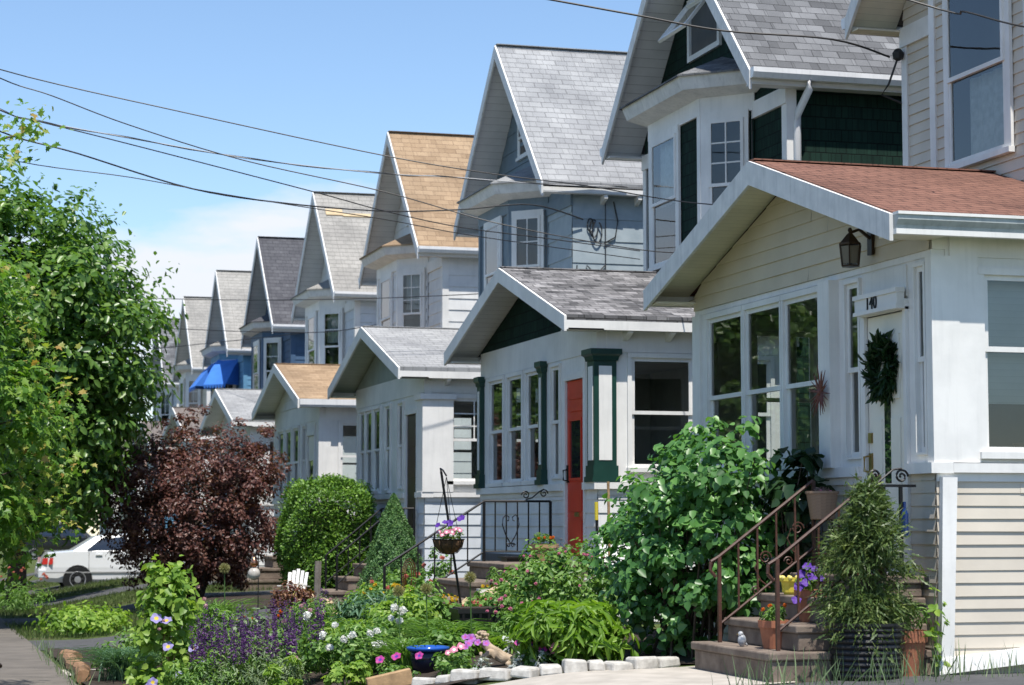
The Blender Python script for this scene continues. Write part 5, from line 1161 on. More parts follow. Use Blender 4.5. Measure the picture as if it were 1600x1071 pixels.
DT, rng = tree('street_tree', 'big dark green tree hiding the far houses', 'tree', (.35, 35, 0), .2, (.5, 35, 5.2), (.9, 35, 4.2), (2.95, 2.9, 3.0), 430, .60, 165, .15, 'oval', L_DARK, 12, 'street trees', inner=.15, nb=60)
Pw = []; 
for (x, z) in ((2.9, 6.3), (3.4, 5.95), (4.05, 5.7), (3.85, 4.9), (3.9, 4.3), (3.7, 3.4), (3.2, 6.6), (2.2, 7.1), (1.5, 7.5), (4.0, 5.2), (3.2, 2.6), (2.8, 7.0)):
    m = 60; t = rng.random((m, 1)); Pw.append(np.array([.9, 35, 4.2])+(np.array([x, 35, z])-np.array([.9, 35, 4.2]))*(.78+.24*t)+rng.normal(size=(m, 3))*.13)
for (x, z, m) in ((1.2, 1.5, 260), (.6, 1.3, 260), (1.9, 1.7, 260), (2.6, 1.9, 220), (.9, 2.0, 300)): Pw.append(np.array([x, 35, z])+rng.normal(size=(m, 3))*np.array([.35, .5, .22]))
Pw = np.vstack(Pw); leaves('outer_sprays', L_DARK, DT, Pw, rng.normal(size=Pw.shape)*.5+np.array([0, 0, .7]), rng.uniform(.07, .13, len(Pw)), 'oval', rng)
for i, (x, y, rz, lab) in enumerate([(.2, 55, 3.6, 'dark street tree farther down the sidewalk'), (.0, 78, 4.0, 'farthest dark street tree by the sidewalk'), (2.3, 46, 2.6, 'low branched dark tree behind the purple leaved tree'), (4, 114, 5.0, 'dark rounded tree past the parked dark cars'), (8, 122, 5.5, 'tall dark tree behind the cross street'), (-3, 119, 6, 'broad dark tree at the end of the street'), (-11.5, 44, 4.2, 'leafy tree across the street opposite the white houses'), (-11, 60, 4.4, 'leafy tree across the street opposite the blue houses'), (-12, 74, 4.5, 'leafy tree across the street far along'), (-11, 30, 4.2, 'leafy tree across the street opposite the green house')]):
    tree('street_tree', lab, 'tree', (x, y, ground_z(x, y)), .24, (x, y, rz*1.2), (x, y, rz+.7), (rz*.82, rz*.82, rz*.9), 150, .3*rz**.8, 90, .2 if y < 50 and x > 0 else .3, 'oval', L_DARK if i < 6 else L_MID, 40+i, 'street trees', nb=16)
# purple plum: several stems from the ground
R = thing('purple_plum_tree', 'round purple leaved shrub tree in front of the white car', 'tree', (4.72, 36, ground_z(4.7, 36))); rng = np.random.default_rng(21)
P, N, K = clumps(rng, (4.72, 36, 1.88), (1.62, 1.4, 1.42), 300, .27, 110, .35, -1, flat=.7)
P2, N2, K2 = clumps(rng, (4.72, 36, 2.1), (1.85, 1.5, 1.52), 95, .14, 45, .85, -.8)
P3, N3, K3 = clumps(rng, (4.72, 36, .85), (1.2, 1.0, .45), 50, .2, 90, .2, -1)
P, N = np.vstack([P, P2, P3]), np.vstack([N, N2, N3]); leaves('crown', L_PLUM, R, P, N, rng.uniform(.045, .085, len(P)), 'oval', rng)
mb = MB(); zb = ground_z(4.7, 36)
for i in range(7):
    a = 6.283*i/7; mb.tube([(4.72+.1*math.cos(a), 36+.1*math.sin(a), zb-.1), (4.72+.35*math.cos(a), 36+.35*math.sin(a), 1.0), (4.75+1.0*math.cos(a), 36+.9*math.sin(a), 2.3)], .045, 6, r1=.012)
mb.build('stems', BARK, R)
mb = MB(); branches(mb, (4.72, 36, .8), (4.75, 36, 2.4), K, rng, .05, 60); mb.build('branches', BARK, R)
# yew dome
def superell(d, e): a = np.abs(d); return 1/((a[:, 0]**e+a[:, 1]**e+a[:, 2]**e)**(1/e))
R = thing('yew_bush', 'round clipped bright green yew before the grey-blue house', 'bush', (6.35, 32.6, ground_z(6.35, 32.6))); rng = np.random.default_rng(22)
P, d = shell(rng, 44000, (6.35, 32.6, 1.33), (.74, .78, .96), .78, -.92); P = P+rng.normal(size=P.shape)*.02
lump = np.array([1+.07*math.sin(7*q[0]+1)*math.cos(6*q[2])+.06*math.sin(9*q[1]+q[2]*5) for q in d])[:, None]; se = superell(d, 4.2)[:, None]; P = (P-np.array([6.35, 32.6, 1.33]))*lump*se*.93+np.array([6.35, 32.6, 1.33])
leaves('foliage', L_YEW, R, P, d*.5+rng.normal(size=P.shape)*.5+np.array([0, 0, .3]), rng.uniform(.03, .06, len(P)), 'small', rng, D=d+np.array([0, 0, .4]), droop=0)
mb = MB(); mb.ell((6.35, 32.6, 1.2), .50, .55, .72, 16, 10); mb.build('twigs', plain('dark_twigs', (.02, .025, .012), rough=1), R)
# dwarf spruce cone
R = thing('cone_spruce', 'dense cone shaped dwarf spruce at the grey-blue house drive', 'conifer', (6.05, 26.6, ground_z(6.05, 26.6))); rng = np.random.default_rng(23)
n = 56000; t = rng.random(n)**.62; ang = rng.random(n)*6.283; z0 = ground_z(6.05, 26.6); Ht = 1.48
rr = .52*(1-t)**.80*(1+.07*np.sin(ang*5+t*22)+.06*np.sin(ang*9-t*31)+.04*np.sin(ang*17+t*60))*(.86+.16*rng.random(n))*np.where(t < .12, .82+t*1.5, 1); z = z0+.03+t[:]*0
hz = 1-(1-t); P = np.stack([6.05+rr*np.cos(ang), 26.6+rr*np.sin(ang), z0+.02+Ht*t+rng.normal(size=n)*.012], 1); d = np.stack([np.cos(ang), np.sin(ang), .35+0*t], 1)
leaves('foliage', L_SPRUCE, R, P, d+rng.normal(size=P.shape)*.6, rng.uniform(.014, .032, n), 'small', rng, D=d+np.array([0, 0, .5]), droop=0)
mb = MB(); mb.lathe([(.05, 0), (.33, .08), (.30, .35), (.17, .85), (.02, 1.38)], (6.05, 26.6, z0), 14); mb.build('twigs', plain('dark_twigs', (.02, .028, .014), rough=1), R)
# big shrub by the steps
R = thing('big_shrub', 'big leafy green shrub left of the brown stair railing', 'bush', (6.5, 17.0, ground_z(6.5, 17))); rng = np.random.default_rng(24)
P, N, K = clumps(rng, (6.45, 16.95, 1.38), (.62, 1.0, .92), 150, .19, 42, .4, -1)
Pa, Na, Ka = clumps(rng, (6.55, 16.75, 2.05), (.42, .8, .46), 44, .16, 34, .4, -1)
Pb, Nb, Kb = clumps(rng, (6.35, 17.75, 1.35), (.5, .85, .65), 44, .17, 34, .4, -1)
P = np.vstack([P, Pa, Pb]); N = np.vstack([N, Na, Nb]); keep = ~((P[:, 1] < 15.66) & (P[:, 2] < 1.75)); P, N = P[keep], N[keep]
leaves('foliage', L_SHRUB, R, P, N+np.array([-.15, -.25, .3]), rng.uniform(.05, .10, len(P)), 'heart', rng, droop=.35)
mb = MB(); z0 = ground_z(6.5, 17)
for q in [(K+Ka+Kb)[i] for i in rng.choice(len(K+Ka+Kb), 50, replace=False)]:
    q = Vector(q); b = Vector((6.5+rng.normal()*.12, 17+rng.normal()*.2, z0)); mb.tube([b, b.lerp(q, .5)+Vector((0, 0, .12)), q], .014, 5, r1=.004)
mb.build('stems', BARK, R)
R = thing('dark_house_plant', 'dark leafy plant under the window beside the front door', 'plant', (7.05, 16.2, .5)); rng = np.random.default_rng(25)
P, N, K = clumps(rng, (7.02, 16.05, 1.75), (.18, .35, .5), 40, .12, 12, .2, -1); leaves('foliage', L_DK, R, P, N, rng.uniform(.09, .16, len(P)), 'heart', rng, droop=.4)
mb = MB(); [mb.tube([(7.05, 16.1, .45), (7.03+rng.normal()*.05, 16.1+rng.normal()*.1, 1.3), tuple(k)], .01, 5, r1=.004) for k in K[:16]]; mb.build('stems', BARK, R)
# wreath
R = thing('door_wreath', 'dark green spiky wreath on the cream front door', 'wreath', (PX0+.0, 14.95, 2.6)); rng = np.random.default_rng(26); c = np.array([PX0-.0, 14.95, 2.80])
a = rng.random(850)*6.283; ring_ = np.stack([0*a, np.cos(a), np.sin(a)], 1); P = c+ring_*np.array([1, .13, .165])+rng.normal(size=(850, 3))*np.array([.03, .022, .026])+np.array([-.03, 0, 0])
leaves('sprigs', L_DK, R, P, rng.normal(size=P.shape)+np.array([-.5, 0, 0]), rng.uniform(.06, .13, 850), 'lance', rng, D=ring_*.8+np.array([-.45, 0, 0])+np.stack([0*a, -np.sin(a), np.cos(a)], 1)*.6, droop=.1)
mb = MB(); mb.tube([(c[0]+.01, c[1]+.145*math.cos(6.283*i/24), c[2]+.145*math.sin(6.283*i/24)) for i in range(25)], .035, 6); mb.build('wreath_ring', L_DK, R)
# conifer in the tub
R = thing('potted_thuja', 'small feathery conifer growing in the black ribbed tub', 'conifer', (6.74, 14.16, .87)); rng = np.random.default_rng(27)
P = []; D = []
for i in range(520):
    t = rng.random()**.9; a = rng.random()*6.283; rmax = .31*(1-t**2.6)**.8*(.55+.6*rng.random())*(1+.22*math.sin(a*2+t*6)+.14*math.sin(a*3-t*11)); z = .86+1.0*t
    q = np.array([6.74+.03*t+rmax*math.cos(a), 14.16+rmax*math.sin(a), z-.30*(t < .35)*rng.random()]); dd = np.array([math.cos(a), math.sin(a), .55 if t > .55 else -.5])
    m = 26; P.append(q-dd*rng.random((m, 1))*.16+rng.normal(size=(m, 3))*.035); D.append(np.repeat(dd[None], m, 0)+rng.normal(size=(m, 3))*.45)
P, D = np.vstack(P), np.vstack(D); leaves('foliage', L_THUJA, R, P, rng.normal(size=P.shape)+D*.2, rng.uniform(.055, .12, len(P)), 'frond', rng, D=D, droop=.3)
mb = MB(); mb.tube([(6.74, 14.16, .85), (6.76, 14.16, 1.3), (6.77, 14.16, 1.78)], .025, 6, r1=.006)
for i in range(26): a = rng.random()*6.283; z = .9+.8*rng.random(); mb.tube([(6.75, 14.16, z), (6.75+.25*math.cos(a)*(1.9-z), 14.16+.25*math.sin(a)*(1.9-z), z+.14)], .008, 4, r1=.002)
mb.build('trunk', BARK, R)

# ------------------------------------------------------------------ flowers
def petal_disc(name, mat, center, lobes=5, cup=.25, notch=.18, n=30):
    mb = MB(); vs = [(0, 0, -cup*.6)]; 
    for ring_, (rr, h) in enumerate(((.35, -cup*.25), (.75, .0), (1, .02))):
        for i in range(n): a = 6.283*i/n; k = 1-notch*(ring_/2)*(.5+.5*math.cos(lobes*a)); vs.append((rr*k*math.cos(a), rr*k*math.sin(a), h+.05*math.sin(lobes*a)*ring_))
    fs = [(0, 1+i, 1+(i+1) % n) for i in range(n)]; ms = [1]*n
    for r_ in range(2):
        for i in range(n): fs.append((1+r_*n+i, 1+(r_+1)*n+i, 1+(r_+1)*n+(i+1) % n, 1+r_*n+(i+1) % n)); ms.append(0)
    me = bpy.data.meshes.new(name); me.from_pydata(vs, [], fs); me.materials.append(mat); me.materials.append(center); me.polygons.foreach_set('material_index', ms); me.polygons.foreach_set('use_smooth', [True]*len(fs)); return me
def pom(name, mat, n=60, seed=1, flat=.85, shape='heart', size=.55):
    rng = np.random.default_rng(seed); d = norm(rng.normal(size=(n, 3))); d[:, 2] = np.abs(d[:, 2])*1.15-.15; rr = rng.uniform(.35, 1, (n, 1)); P = d*np.array([.62, .62, .62*flat])*rr-d*.12
    o = leaves(name, mat, None, P, d+rng.normal(size=(n, 3))*.25, np.full(n, size), shape, rng, D=np.array([0, 0, 1.5])+d*.3, droop=0, base=(0, 0, 0)); me = o.data; bpy.data.objects.remove(o); return me
PM = {k: petal(k+'_petal', c, c2) for k, c, c2 in (('white', (.90, .90, .87), (.86, .86, .80)), ('pink', (.72, .27, .38), (.62, .18, .30)), ('lilac', (.42, .14, .50), (.34, .10, .42)), ('purple', (.12, .03, .38), (.08, .02, .28)), ('magenta', (.55, .05, .32), None), ('salmon', (.75, .30, .22), (.62, .18, .14)), ('orange', (.75, .22, .02), (.62, .12, .01)), ('yellow', (.78, .60, .04), (.70, .48, .03)), ('blush', (.75, .52, .52), (.66, .40, .42)), ('salvia', (.09, .032, .125), (.15, .06, .20)), ('lav', (.36, .32, .62), (.28, .24, .52)), ('seed', (.30, .33, .12), (.42, .36, .16)))}
FM = {}
for k in ('pink', 'lilac', 'purple', 'magenta', 'salmon', 'lav'): FM['disc_'+k] = petal_disc(k+'_flower', PM[k], PM['white'] if k in ('pink', 'salmon') else PM['magenta'] if k == 'lilac' else PM['yellow'] if k == 'lav' else PM['purple'])
for k in ('white', 'orange', 'yellow', 'blush', 'pink', 'salmon', 'magenta', 'lilac'): FM['pom_'+k] = pom(k+'_flower', PM[k], 110, hash(k) % 9 if False else len(k))
FM['pom_seed'] = pom('seed_head', PM['seed'], 420, 3, 1.0, 'needle', .55)
def ball_seed():
    rng = np.random.default_rng(3); n = 500; d = norm(rng.normal(size=(n, 3)))
    o = leaves('seed_head', PM['seed'], None, d*.3, np.cross(d, rng.normal(size=(n, 3))), np.full(n, .72), 'needle', rng, D=d*4, droop=0, base=(0, 0, 0)); me = o.data; bpy.data.objects.remove(o); return me
FM['pom_seed'] = ball_seed()
def spike(seed):
    rng = np.random.default_rng(seed); n = 80; t = rng.random(n); a = rng.random(n)*6.283; r = .055*(1-t*.75)
    P = np.stack([r*np.cos(a)*.5, r*np.sin(a)*.5, t], 1); d = np.stack([np.cos(a), np.sin(a), .5+0*a], 1)
    o = leaves('flower_spike', PM['salvia'], None, P, rng.normal(size=(n, 3)), rng.uniform(.05, .085, n)*(1.15-t*.6), 'oval', rng, D=d, droop=0, base=(0, 0, 0)); me = o.data; bpy.data.objects.remove(o); return me
SP = [spike(60+i) for i in range(4)]
def put(parent, me, name, loc, size, nrm=(0, 0, 1), spin=0):
    o = link_mesh(name, me, parent); n = Vector(nrm).normalized(); q = n.to_track_quat('Z', 'Y')
    o.matrix_local = Matrix.Translation(Vector(loc)-Vector(root_of(parent).location)) @ q.to_matrix().to_4x4() @ Matrix.Rotation(spin, 4, 'Z') @ Matrix.Scale(size, 4); return o
rf = random.Random(9)
def toward(): return (-.25+rf.uniform(-.4, .4), -.75+rf.uniform(-.3, .3), .55+rf.uniform(-.3, .4))
def bushy(name, label, cat, x, y, r, h, mat, n, size, shape, seed, z=None, group=None, ry=None, droop=.25, nclump=None, flat=.8, cr=.3, inner=.45, stem=True):
    z = ground_z(x, y)+.02 if z is None else z; rng = np.random.default_rng(seed); R = thing(name, label, cat, (x, y, z), group); ry = ry or r
    nc = nclump or 28; P, N, K = clumps(rng, (x, y, z+h*.45), (r*.85, ry*.85, h*.5), nc, r*cr, n/nc, inner, -1, flat=flat)
    k = P[:, 2] > z; P, N = P[k], N[k]; leaves('foliage', mat, R, P, N, rng.uniform(.65, 1.3, len(P))*size, shape, rng, droop=droop)
    if stem:
        mb = MB()
        for q in K: mb.tube([(x+(q[0]-x)*.25, y+(q[1]-y)*.25, z-.03), (x+(q[0]-x)*.6, y+(q[1]-y)*.6, z+(q[2]-z)*.6), tuple(q)], .005, 4, r1=.002)
        mb.build('stems', STEMG, R)
    return R, rng
def blooms(R, me, name, spots, size, stem_to=None):
    mb = MB()
    for (x, y, z) in spots:
        put(R, me, name, (x, y, z), size*rf.uniform(.8, 1.2), toward(), rf.random()*6)
        if stem_to: mb.tube([(x+(stem_to[0]-x)*.5, y+(stem_to[1]-y)*.5, stem_to[2]), (x, y, z-.005)], .004, 4)
    if stem_to: mb.build('flower_stems', STEMG, R)
def ringspots(x, y, z, r, ry, h, n, seed, lo=.2, front=True):
    g = random.Random(seed); out = []
    while len(out) < n:
        a = g.uniform(0, 6.283); e = g.uniform(lo, 1.3)
        if front and math.sin(a) > .35: continue
        out.append((x+r*math.cos(a)*math.cos(e), y+ry*math.sin(a)*math.cos(e), z+h*math.sin(e)))
    return out
def strappy(name, label, cat, x, y, r, h, mat, n, w, seed, z=None, group=None, arch=1.0):
    z = ground_z(x, y)+.02 if z is None else z; rng = np.random.default_rng(seed); R = thing(name, label, cat, (x, y, z), group)
    V = []; F_ = []; var = []
    for i in range(n):
        a = rng.random()*6.283; L = h*rng.uniform(.7, 1.25); out = r*rng.uniform(.5, 1.2)*arch; bx, by = x+rng.normal()*r*.22, y+rng.normal()*r*.22; ca, sa = math.cos(a), math.sin(a); b0 = len(V); ww = w*rng.uniform(.7, 1.2)
        for k in range(6):
            t = k/5; px = out*t**1.5; pz = L*(t*1.6-.95*t*t*arch) if arch > .6 else L*t*(1-.15*t); hw = ww*(1-t**2.2)*.5+.0008
            V += [(bx+ca*px-sa*hw, by+sa*px+ca*hw, z+pz), (bx+ca*px, by+sa*px, z+pz-ww*.25), (bx+ca*px+sa*hw, by+sa*px-ca*hw, z+pz)]
        for k in range(5):
            for j in (0, 1): F_.append((b0+3*k+j, b0+3*k+j+1, b0+3*k+4+j, b0+3*k+3+j)); var.append(0)
        v = rng.uniform(.15, .85); var[-10:] = [v]*10
    me = bpy.data.meshes.new('foliage'); me.from_pydata((np.array(V)-np.array([x, y, z])).tolist(), [], F_); at = me.attributes.new('var', 'FLOAT', 'FACE'); at.data.foreach_set('value', np.array(var, dtype=np.float32)); me.materials.append(mat)
    link_mesh('foliage', me, R); return R, rng

# garden bed, from the white stones back
bushy('broad_leaf_clump', 'bright green broad leaved clump right behind the white stones', 'plant', 5.32, 16.85, .50, .56, L_HOSTA, 2900, .135, 'lance', 71, nclump=90, droop=.3, cr=.33)
R, _ = bushy('petunia_clump', 'petunias with pink and lilac flowers left of the cherub', 'flowers', 4.42, 17.12, .24, .18, L_MID, 500, .05, 'oval', 72)
blooms(R, FM['disc_pink'], 'pink_flower', [(4.36, 16.92, .56), (4.42, 16.93, .585), (4.33, 17.0, .53)], .036); blooms(R, FM['disc_lilac'], 'lilac_flower', [(4.58, 17.0, .61), (4.52, 17.06, .60), (4.66, 17.02, .60), (4.50, 17.1, .65), (4.56, 17.12, .64), (4.48, 17.0, .575)], .036)
R, _ = bushy('petunia_clump', 'petunias with magenta flowers right of the cherub', 'flowers', 5.0, 16.75, .17, .16, L_MID, 260, .05, 'oval', 73)
blooms(R, FM['disc_magenta'], 'magenta_flower', [(4.88, 16.85, .61), (4.97, 16.72, .60), (5.04, 16.66, .56)], .034); blooms(R, FM['disc_pink'], 'pink_flower', [(5.10, 16.52, .60), (5.12, 16.62, .56)], .036)
R, _ = bushy('petunia_clump', 'magenta petunias behind the pale timber edging', 'flowers', 3.95, 17.3, .22, .16, L_MID, 300, .05, 'oval', 74)
blooms(R, FM['disc_magenta'], 'magenta_flower', [(3.92, 17.12, .50), (4.12, 17.15, .50), (3.8, 17.2, .47)], .038)
for i, (x, y, lab) in enumerate([(4.60, 16.86, 'left of the cherub'), (4.86, 16.78, 'at the foot of the cherub'), (5.02, 16.62, 'in front of the magenta petunias'), (4.98, 17.4, 'against the black planter box')]):
    bushy('dusty_miller', 'silver white leaved plant '+lab, 'plant', x, y, .09 if i < 3 else .13, .13 if i < 3 else .24, L_SILVER, 90, .06, 'spray', 75+i, group='silver dusty miller plants', nclump=10, stem=False)
strappy('daylily_clump', 'arching daylily leaves behind the blue pot', 'plant', 4.72, 18.6, .46, .40, L_MID, 260, .022, 79, group='daylily clumps')
strappy('daylily_clump', 'low daylily leaves in front of the black planter box', 'plant', 5.1, 18.4, .34, .20, L_LIME, 150, .020, 80, group='daylily clumps')
strappy('daylily_clump', 'daylily leaves right behind the white flowers', 'plant', 4.25, 20.2, .42, .42, L_MID, 200, .022, 81, group='daylily clumps')
strappy('daylily_clump', 'daylily leaves left of the blue pot', 'plant', 4.2, 18.0, .36, .36, L_MID, 150, .020, 82, group='daylily clumps')
R, _ = bushy('white_rose_bush', 'bush with round white flowers right of the purple spikes', 'flowers', 3.80, 18.6, .48, .50, L_MID, 1900, .06, 'oval', 83, nclump=44)
blooms(R, FM['pom_white'], 'white_bloom', [(3.60, 18.3, .50), (4.05, 18.2, .52), (3.52, 18.2, .62), (3.62, 18.2, .70), (3.70, 18.2, .58), (3.78, 18.2, .61), (3.93, 18.2, .63), (4.00, 18.25, .64), (4.19, 18.5, .74), (4.27, 18.5, .72), (4.24, 18.6, .83), (4.32, 18.6, .80), (3.96, 18.1, .53), (3.42, 18.4, .78)], .068)
blooms(R, FM['pom_blush'], 'blush_bloom', [(3.38, 18.5, .86), (3.46, 18.5, .82), (3.22, 18.4, .73), (3.3, 18.3, .42)], .04)
# purple salvia
R, rng = bushy('salvia_clump', 'purple salvia with many upright flower spikes', 'flowers', 3.0, 18.7, .58, .44, L_GREYG, 3200, .05, 'lance', 84, nclump=60, ry=.5)
for i in range(66):
    a, q = rf.uniform(0, 6.283), math.sqrt(rf.random()); x, y = 3.02+.60*q*math.cos(a), 18.75+.5*q*math.sin(a); L = rf.uniform(.28, .46); o = put(R, SP[i % 4], 'flower_spike', (x, y, ground_z(x, y)+.30+rf.uniform(0, .14)), L, (rf.uniform(-.14, .14), rf.uniform(-.1, .1), 1), rf.random()*6)
R, _ = bushy('lime_filler', 'tall lime green leafy stems before the purple spikes', 'plant', 3.15, 18.0, .16, .42, L_LIME, 420, .06, 'lance', 85, nclump=14)
R, _ = bushy('lime_filler', 'lime green leafy plant left of the pale timber edging', 'plant', 3.62, 17.6, .22, .26, L_LIME, 420, .06, 'maple', 86, nclump=14)
# clematis on a post
R = thing('clematis_vine', 'leafy clematis climbing a short post at the front left', 'vine', (2.35, 20.1, .02)); rng = np.random.default_rng(87)
P = []; N = []
for i in range(90):
    t = rng.random(); a = rng.random()*6.283; rr = (.12+.20*(1-t))*rng.uniform(.6, 1.2); q = np.array([2.40+rr*math.cos(a), 20.0+rr*math.sin(a), .1+1.08*t]); m = 18
    P.append(q+rng.normal(size=(m, 3))*.06); N.append(np.array([math.cos(a)*.5, math.sin(a)*.5-.2, .7])+rng.normal(size=(m, 3))*.4)
P, N = np.vstack(P), np.vstack(N); leaves('foliage', L_LIME, R, P, N, rng.uniform(.05, .10, len(P)), 'heart', rng, droop=.35)
mb = MB(); mb.tube([(2.4, 20.05, 0), (2.4, 20.05, 1.1)], .02, 6); [mb.tube([(2.4+.1*math.cos(i*2.1), 20+.1*math.sin(i*2.1), .02), (2.4+.1*math.cos(i*2.1+2), 20+.1*math.sin(i*2.1+2), .5), (2.4+.06*math.cos(i*2.1+4), 20+.06*math.sin(i*2.1+4), 1.05)], .006, 4) for i in range(6)]; mb.build('post_and_stems', WOOD, R)
blooms(R, FM['disc_lav'], 'lavender_flower', [(2.22, 19.65, .14), (2.17, 19.6, .10), (2.46, 19.62, .20), (2.68, 19.7, .30), (2.36, 19.7, .46), (2.6, 19.75, .44), (2.25, 19.7, .72), (2.34, 19.7, .70)], .055)
blooms(R, FM['pom_blush'], 'blush_flower', [(2.28, 19.7, .62), (2.32, 19.7, .69), (2.72, 19.8, .82), (2.70, 19.8, .88), (2.64, 19.8, 1.0), (2.6, 19.75, .25)], .035)
bushy('tall_perennial', 'leafy perennial with upright stems right of the clematis', 'plant', 2.95, 21.2, .32, .75, L_MID, 1300, .07, 'lance', 88, nclump=36)
strappy('grassy_mound', 'blue-green grassy mound left of the clematis', 'plant', 2.15, 21.6, .42, .40, L_BLUEG, 420, .012, 89, group='grassy mounds')
strappy('grassy_mound', 'tall arching grass under the purple leaved tree', 'plant', 3.55, 25.2, .55, .62, L_MID, 240, .016, 90, group='grassy mounds')
strappy('grassy_mound', 'blue-green blades in front of the cone spruce', 'plant', 5.55, 25.2, .28, .42, L_BLUEG, 80, .03, 91, group='grassy mounds', arch=.5)
for i, (x, y, h, lab) in enumerate([(3.12, 21.4, 1.05, 'over the clematis and grass at the left'), (4.86, 18.3, .72, 'in front of the black planter box'), (4.52, 18.55, .66, 'above the daylilies left of the black planter'), (4.22, 18.35, .70, 'among the white flowers')]):
    R = thing('allium', 'round spiky allium seed head '+lab, 'flower', (x, y, ground_z(x, y)), 'allium seed heads'); z = ground_z(x, y)
    mb = MB(); mb.tube([(x+.03, y, z), (x+.01, y, z+h*.5), (x, y, z+h)], .006, 5); mb.build('stem', STEMG, R)
    put(R, FM['pom_seed'], 'seed_head', (x, y, z+h), .06)
# bigger plants behind
R, _ = bushy('rose_bush', 'loose green bush with pink flowers left of the big shrub', 'bush', 6.02, 19.3, .72, 1.0, L_MID, 5200, .055, 'oval', 92, nclump=110, cr=.22, ry=.8)
g = random.Random(12)
blooms(R, FM['pom_pink'], 'pink_flower', ringspots(6.0, 19.2, .85, .72, .8, .5, 20, 13), .028)
blooms(R, FM['pom_magenta'], 'magenta_flower', [(6.38, 18.5, .98), (6.48, 18.4, .88), (6.52, 18.4, .84), (6.30, 18.45, 1.16), (6.6, 18.4, 1.42), (6.42, 18.45, 1.05)], .045)
put(R, FM['pom_lilac'], 'lilac_flower', (5.78, 17.05, .70), .05, toward())
R, _ = bushy('coral_flower_bush', 'low bush with salmon red flower sprays behind the black planter', 'flowers', 5.66, 20.4, .46, .45, L_MID, 2400, .055, 'maple', 93, nclump=50, cr=.26)
blooms(R, FM['pom_salmon'], 'salmon_flower', ringspots(5.66, 20.3, .58, .46, .45, .28, 36, 14, .35), .028)
R, _ = bushy('pink_columbine', 'pink flowered columbine before the sandstone boulders', 'flowers', 6.0, 20.9, .32, .62, L_MID, 1100, .05, 'maple', 94, nclump=30)
blooms(R, FM['pom_pink'], 'pink_flower', ringspots(6.0, 20.8, .75, .32, .3, .36, 16, 15, .3), .032)
bushy('dry_shrub', 'dry brownish twiggy shrub in front of the red door', 'bush', 6.72, 21.6, .22, 1.0, L_DRY, 900, .04, 'spray', 95, nclump=40, z=.5)
R, _ = bushy('yellow_sedum', 'yellow flowering clump left of the stoop', 'flowers', 5.62, 22.3, .24, .34, L_LIME, 500, .04, 'oval', 96)
blooms(R, FM['pom_yellow'], 'yellow_flower', ringspots(5.62, 22.2, .62, .24, .2, .2, 40, 16, .3), .03)
R, _ = bushy('rose_bush', 'small rose bush with pale pink blooms before the grey siding', 'bush', 6.02, 23.95, .28, .95, L_MID, 900, .05, 'oval', 97, nclump=40)
blooms(R, FM['pom_salmon'], 'pale_pink_bloom', [(5.92, 23.65, 1.35), (5.95, 23.65, 1.18), (6.05, 23.6, 1.02), (5.8, 23.6, .92), (5.75, 23.7, 1.1)], .05)
R, _ = bushy('rose_bush', 'rose bush with peach blooms beside the copper spinner', 'bush', 5.5, 24.0, .42, .62, L_MID, 1700, .055, 'oval', 98, nclump=44)
blooms(R, FM['pom_salmon'], 'peach_bloom', [(5.12, 23.6, .92), (5.5, 23.55, .98), (5.65, 23.6, 1.0), (5.3, 23.6, .85)], .05)
bushy('leafy_filler', 'bright green leafy clump in front of the cone spruce', 'plant', 5.32, 24.2, .42, .48, L_LIME, 1300, .07, 'oval', 99, nclump=36, group='green filler plants')
bushy('leafy_filler', 'variegated leafy clump between white flowers and spinner', 'plant', 4.72, 21.4, .50, .50, L_BLUEG, 1500, .085, 'lance', 100, nclump=40, group='green filler plants')
bushy('leafy_filler', 'dark green clump behind the daylilies', 'plant', 5.1, 20.9, .38, .42, L_MID, 1000, .075, 'heart', 101, nclump=30, group='green filler plants')
bushy('leafy_filler', 'green clump behind the purple spikes', 'plant', 3.5, 20.4, .5, .36, L_MID, 1400, .06, 'oval', 102, nclump=36, group='green filler plants')
bushy('leafy_filler', 'low green clump between clematis and purple spikes', 'plant', 2.55, 18.6, .40, .42, L_MID, 1300, .06, 'lance', 103, nclump=36, group='green filler plants')
bushy('leafy_filler', 'grey twiggy clump on the asphalt edge by the spruce', 'plant', 5.1, 26.3, .26, .26, L_GREYG, 500, .05, 'spray', 104, nclump=20, group='green filler plants')
bushy('leafy_filler', 'leafy clump at the base of the wooden stake', 'plant', 6.55, 20.6, .4, .6, L_MID, 1000, .07, 'oval', 105, nclump=30, group='green filler plants')
R, _ = bushy('barberry_bush', 'small reddish barberry left of the asphalt drive', 'bush', 4.72, 26.5, .34, .48, L_BARB, 1500, .045, 'oval', 106, nclump=40)
R, _ = bushy('marigold_clump', 'orange marigolds behind the purple spikes', 'flowers', 3.55, 22.2, .26, .42, L_MID, 500, .05, 'spray', 107)
blooms(R, FM['pom_orange'], 'orange_flower', [(3.42, 22, .62), (3.5, 22, .60), (3.36, 22, .57), (3.8, 22, .66), (3.78, 22, .62)], .036)
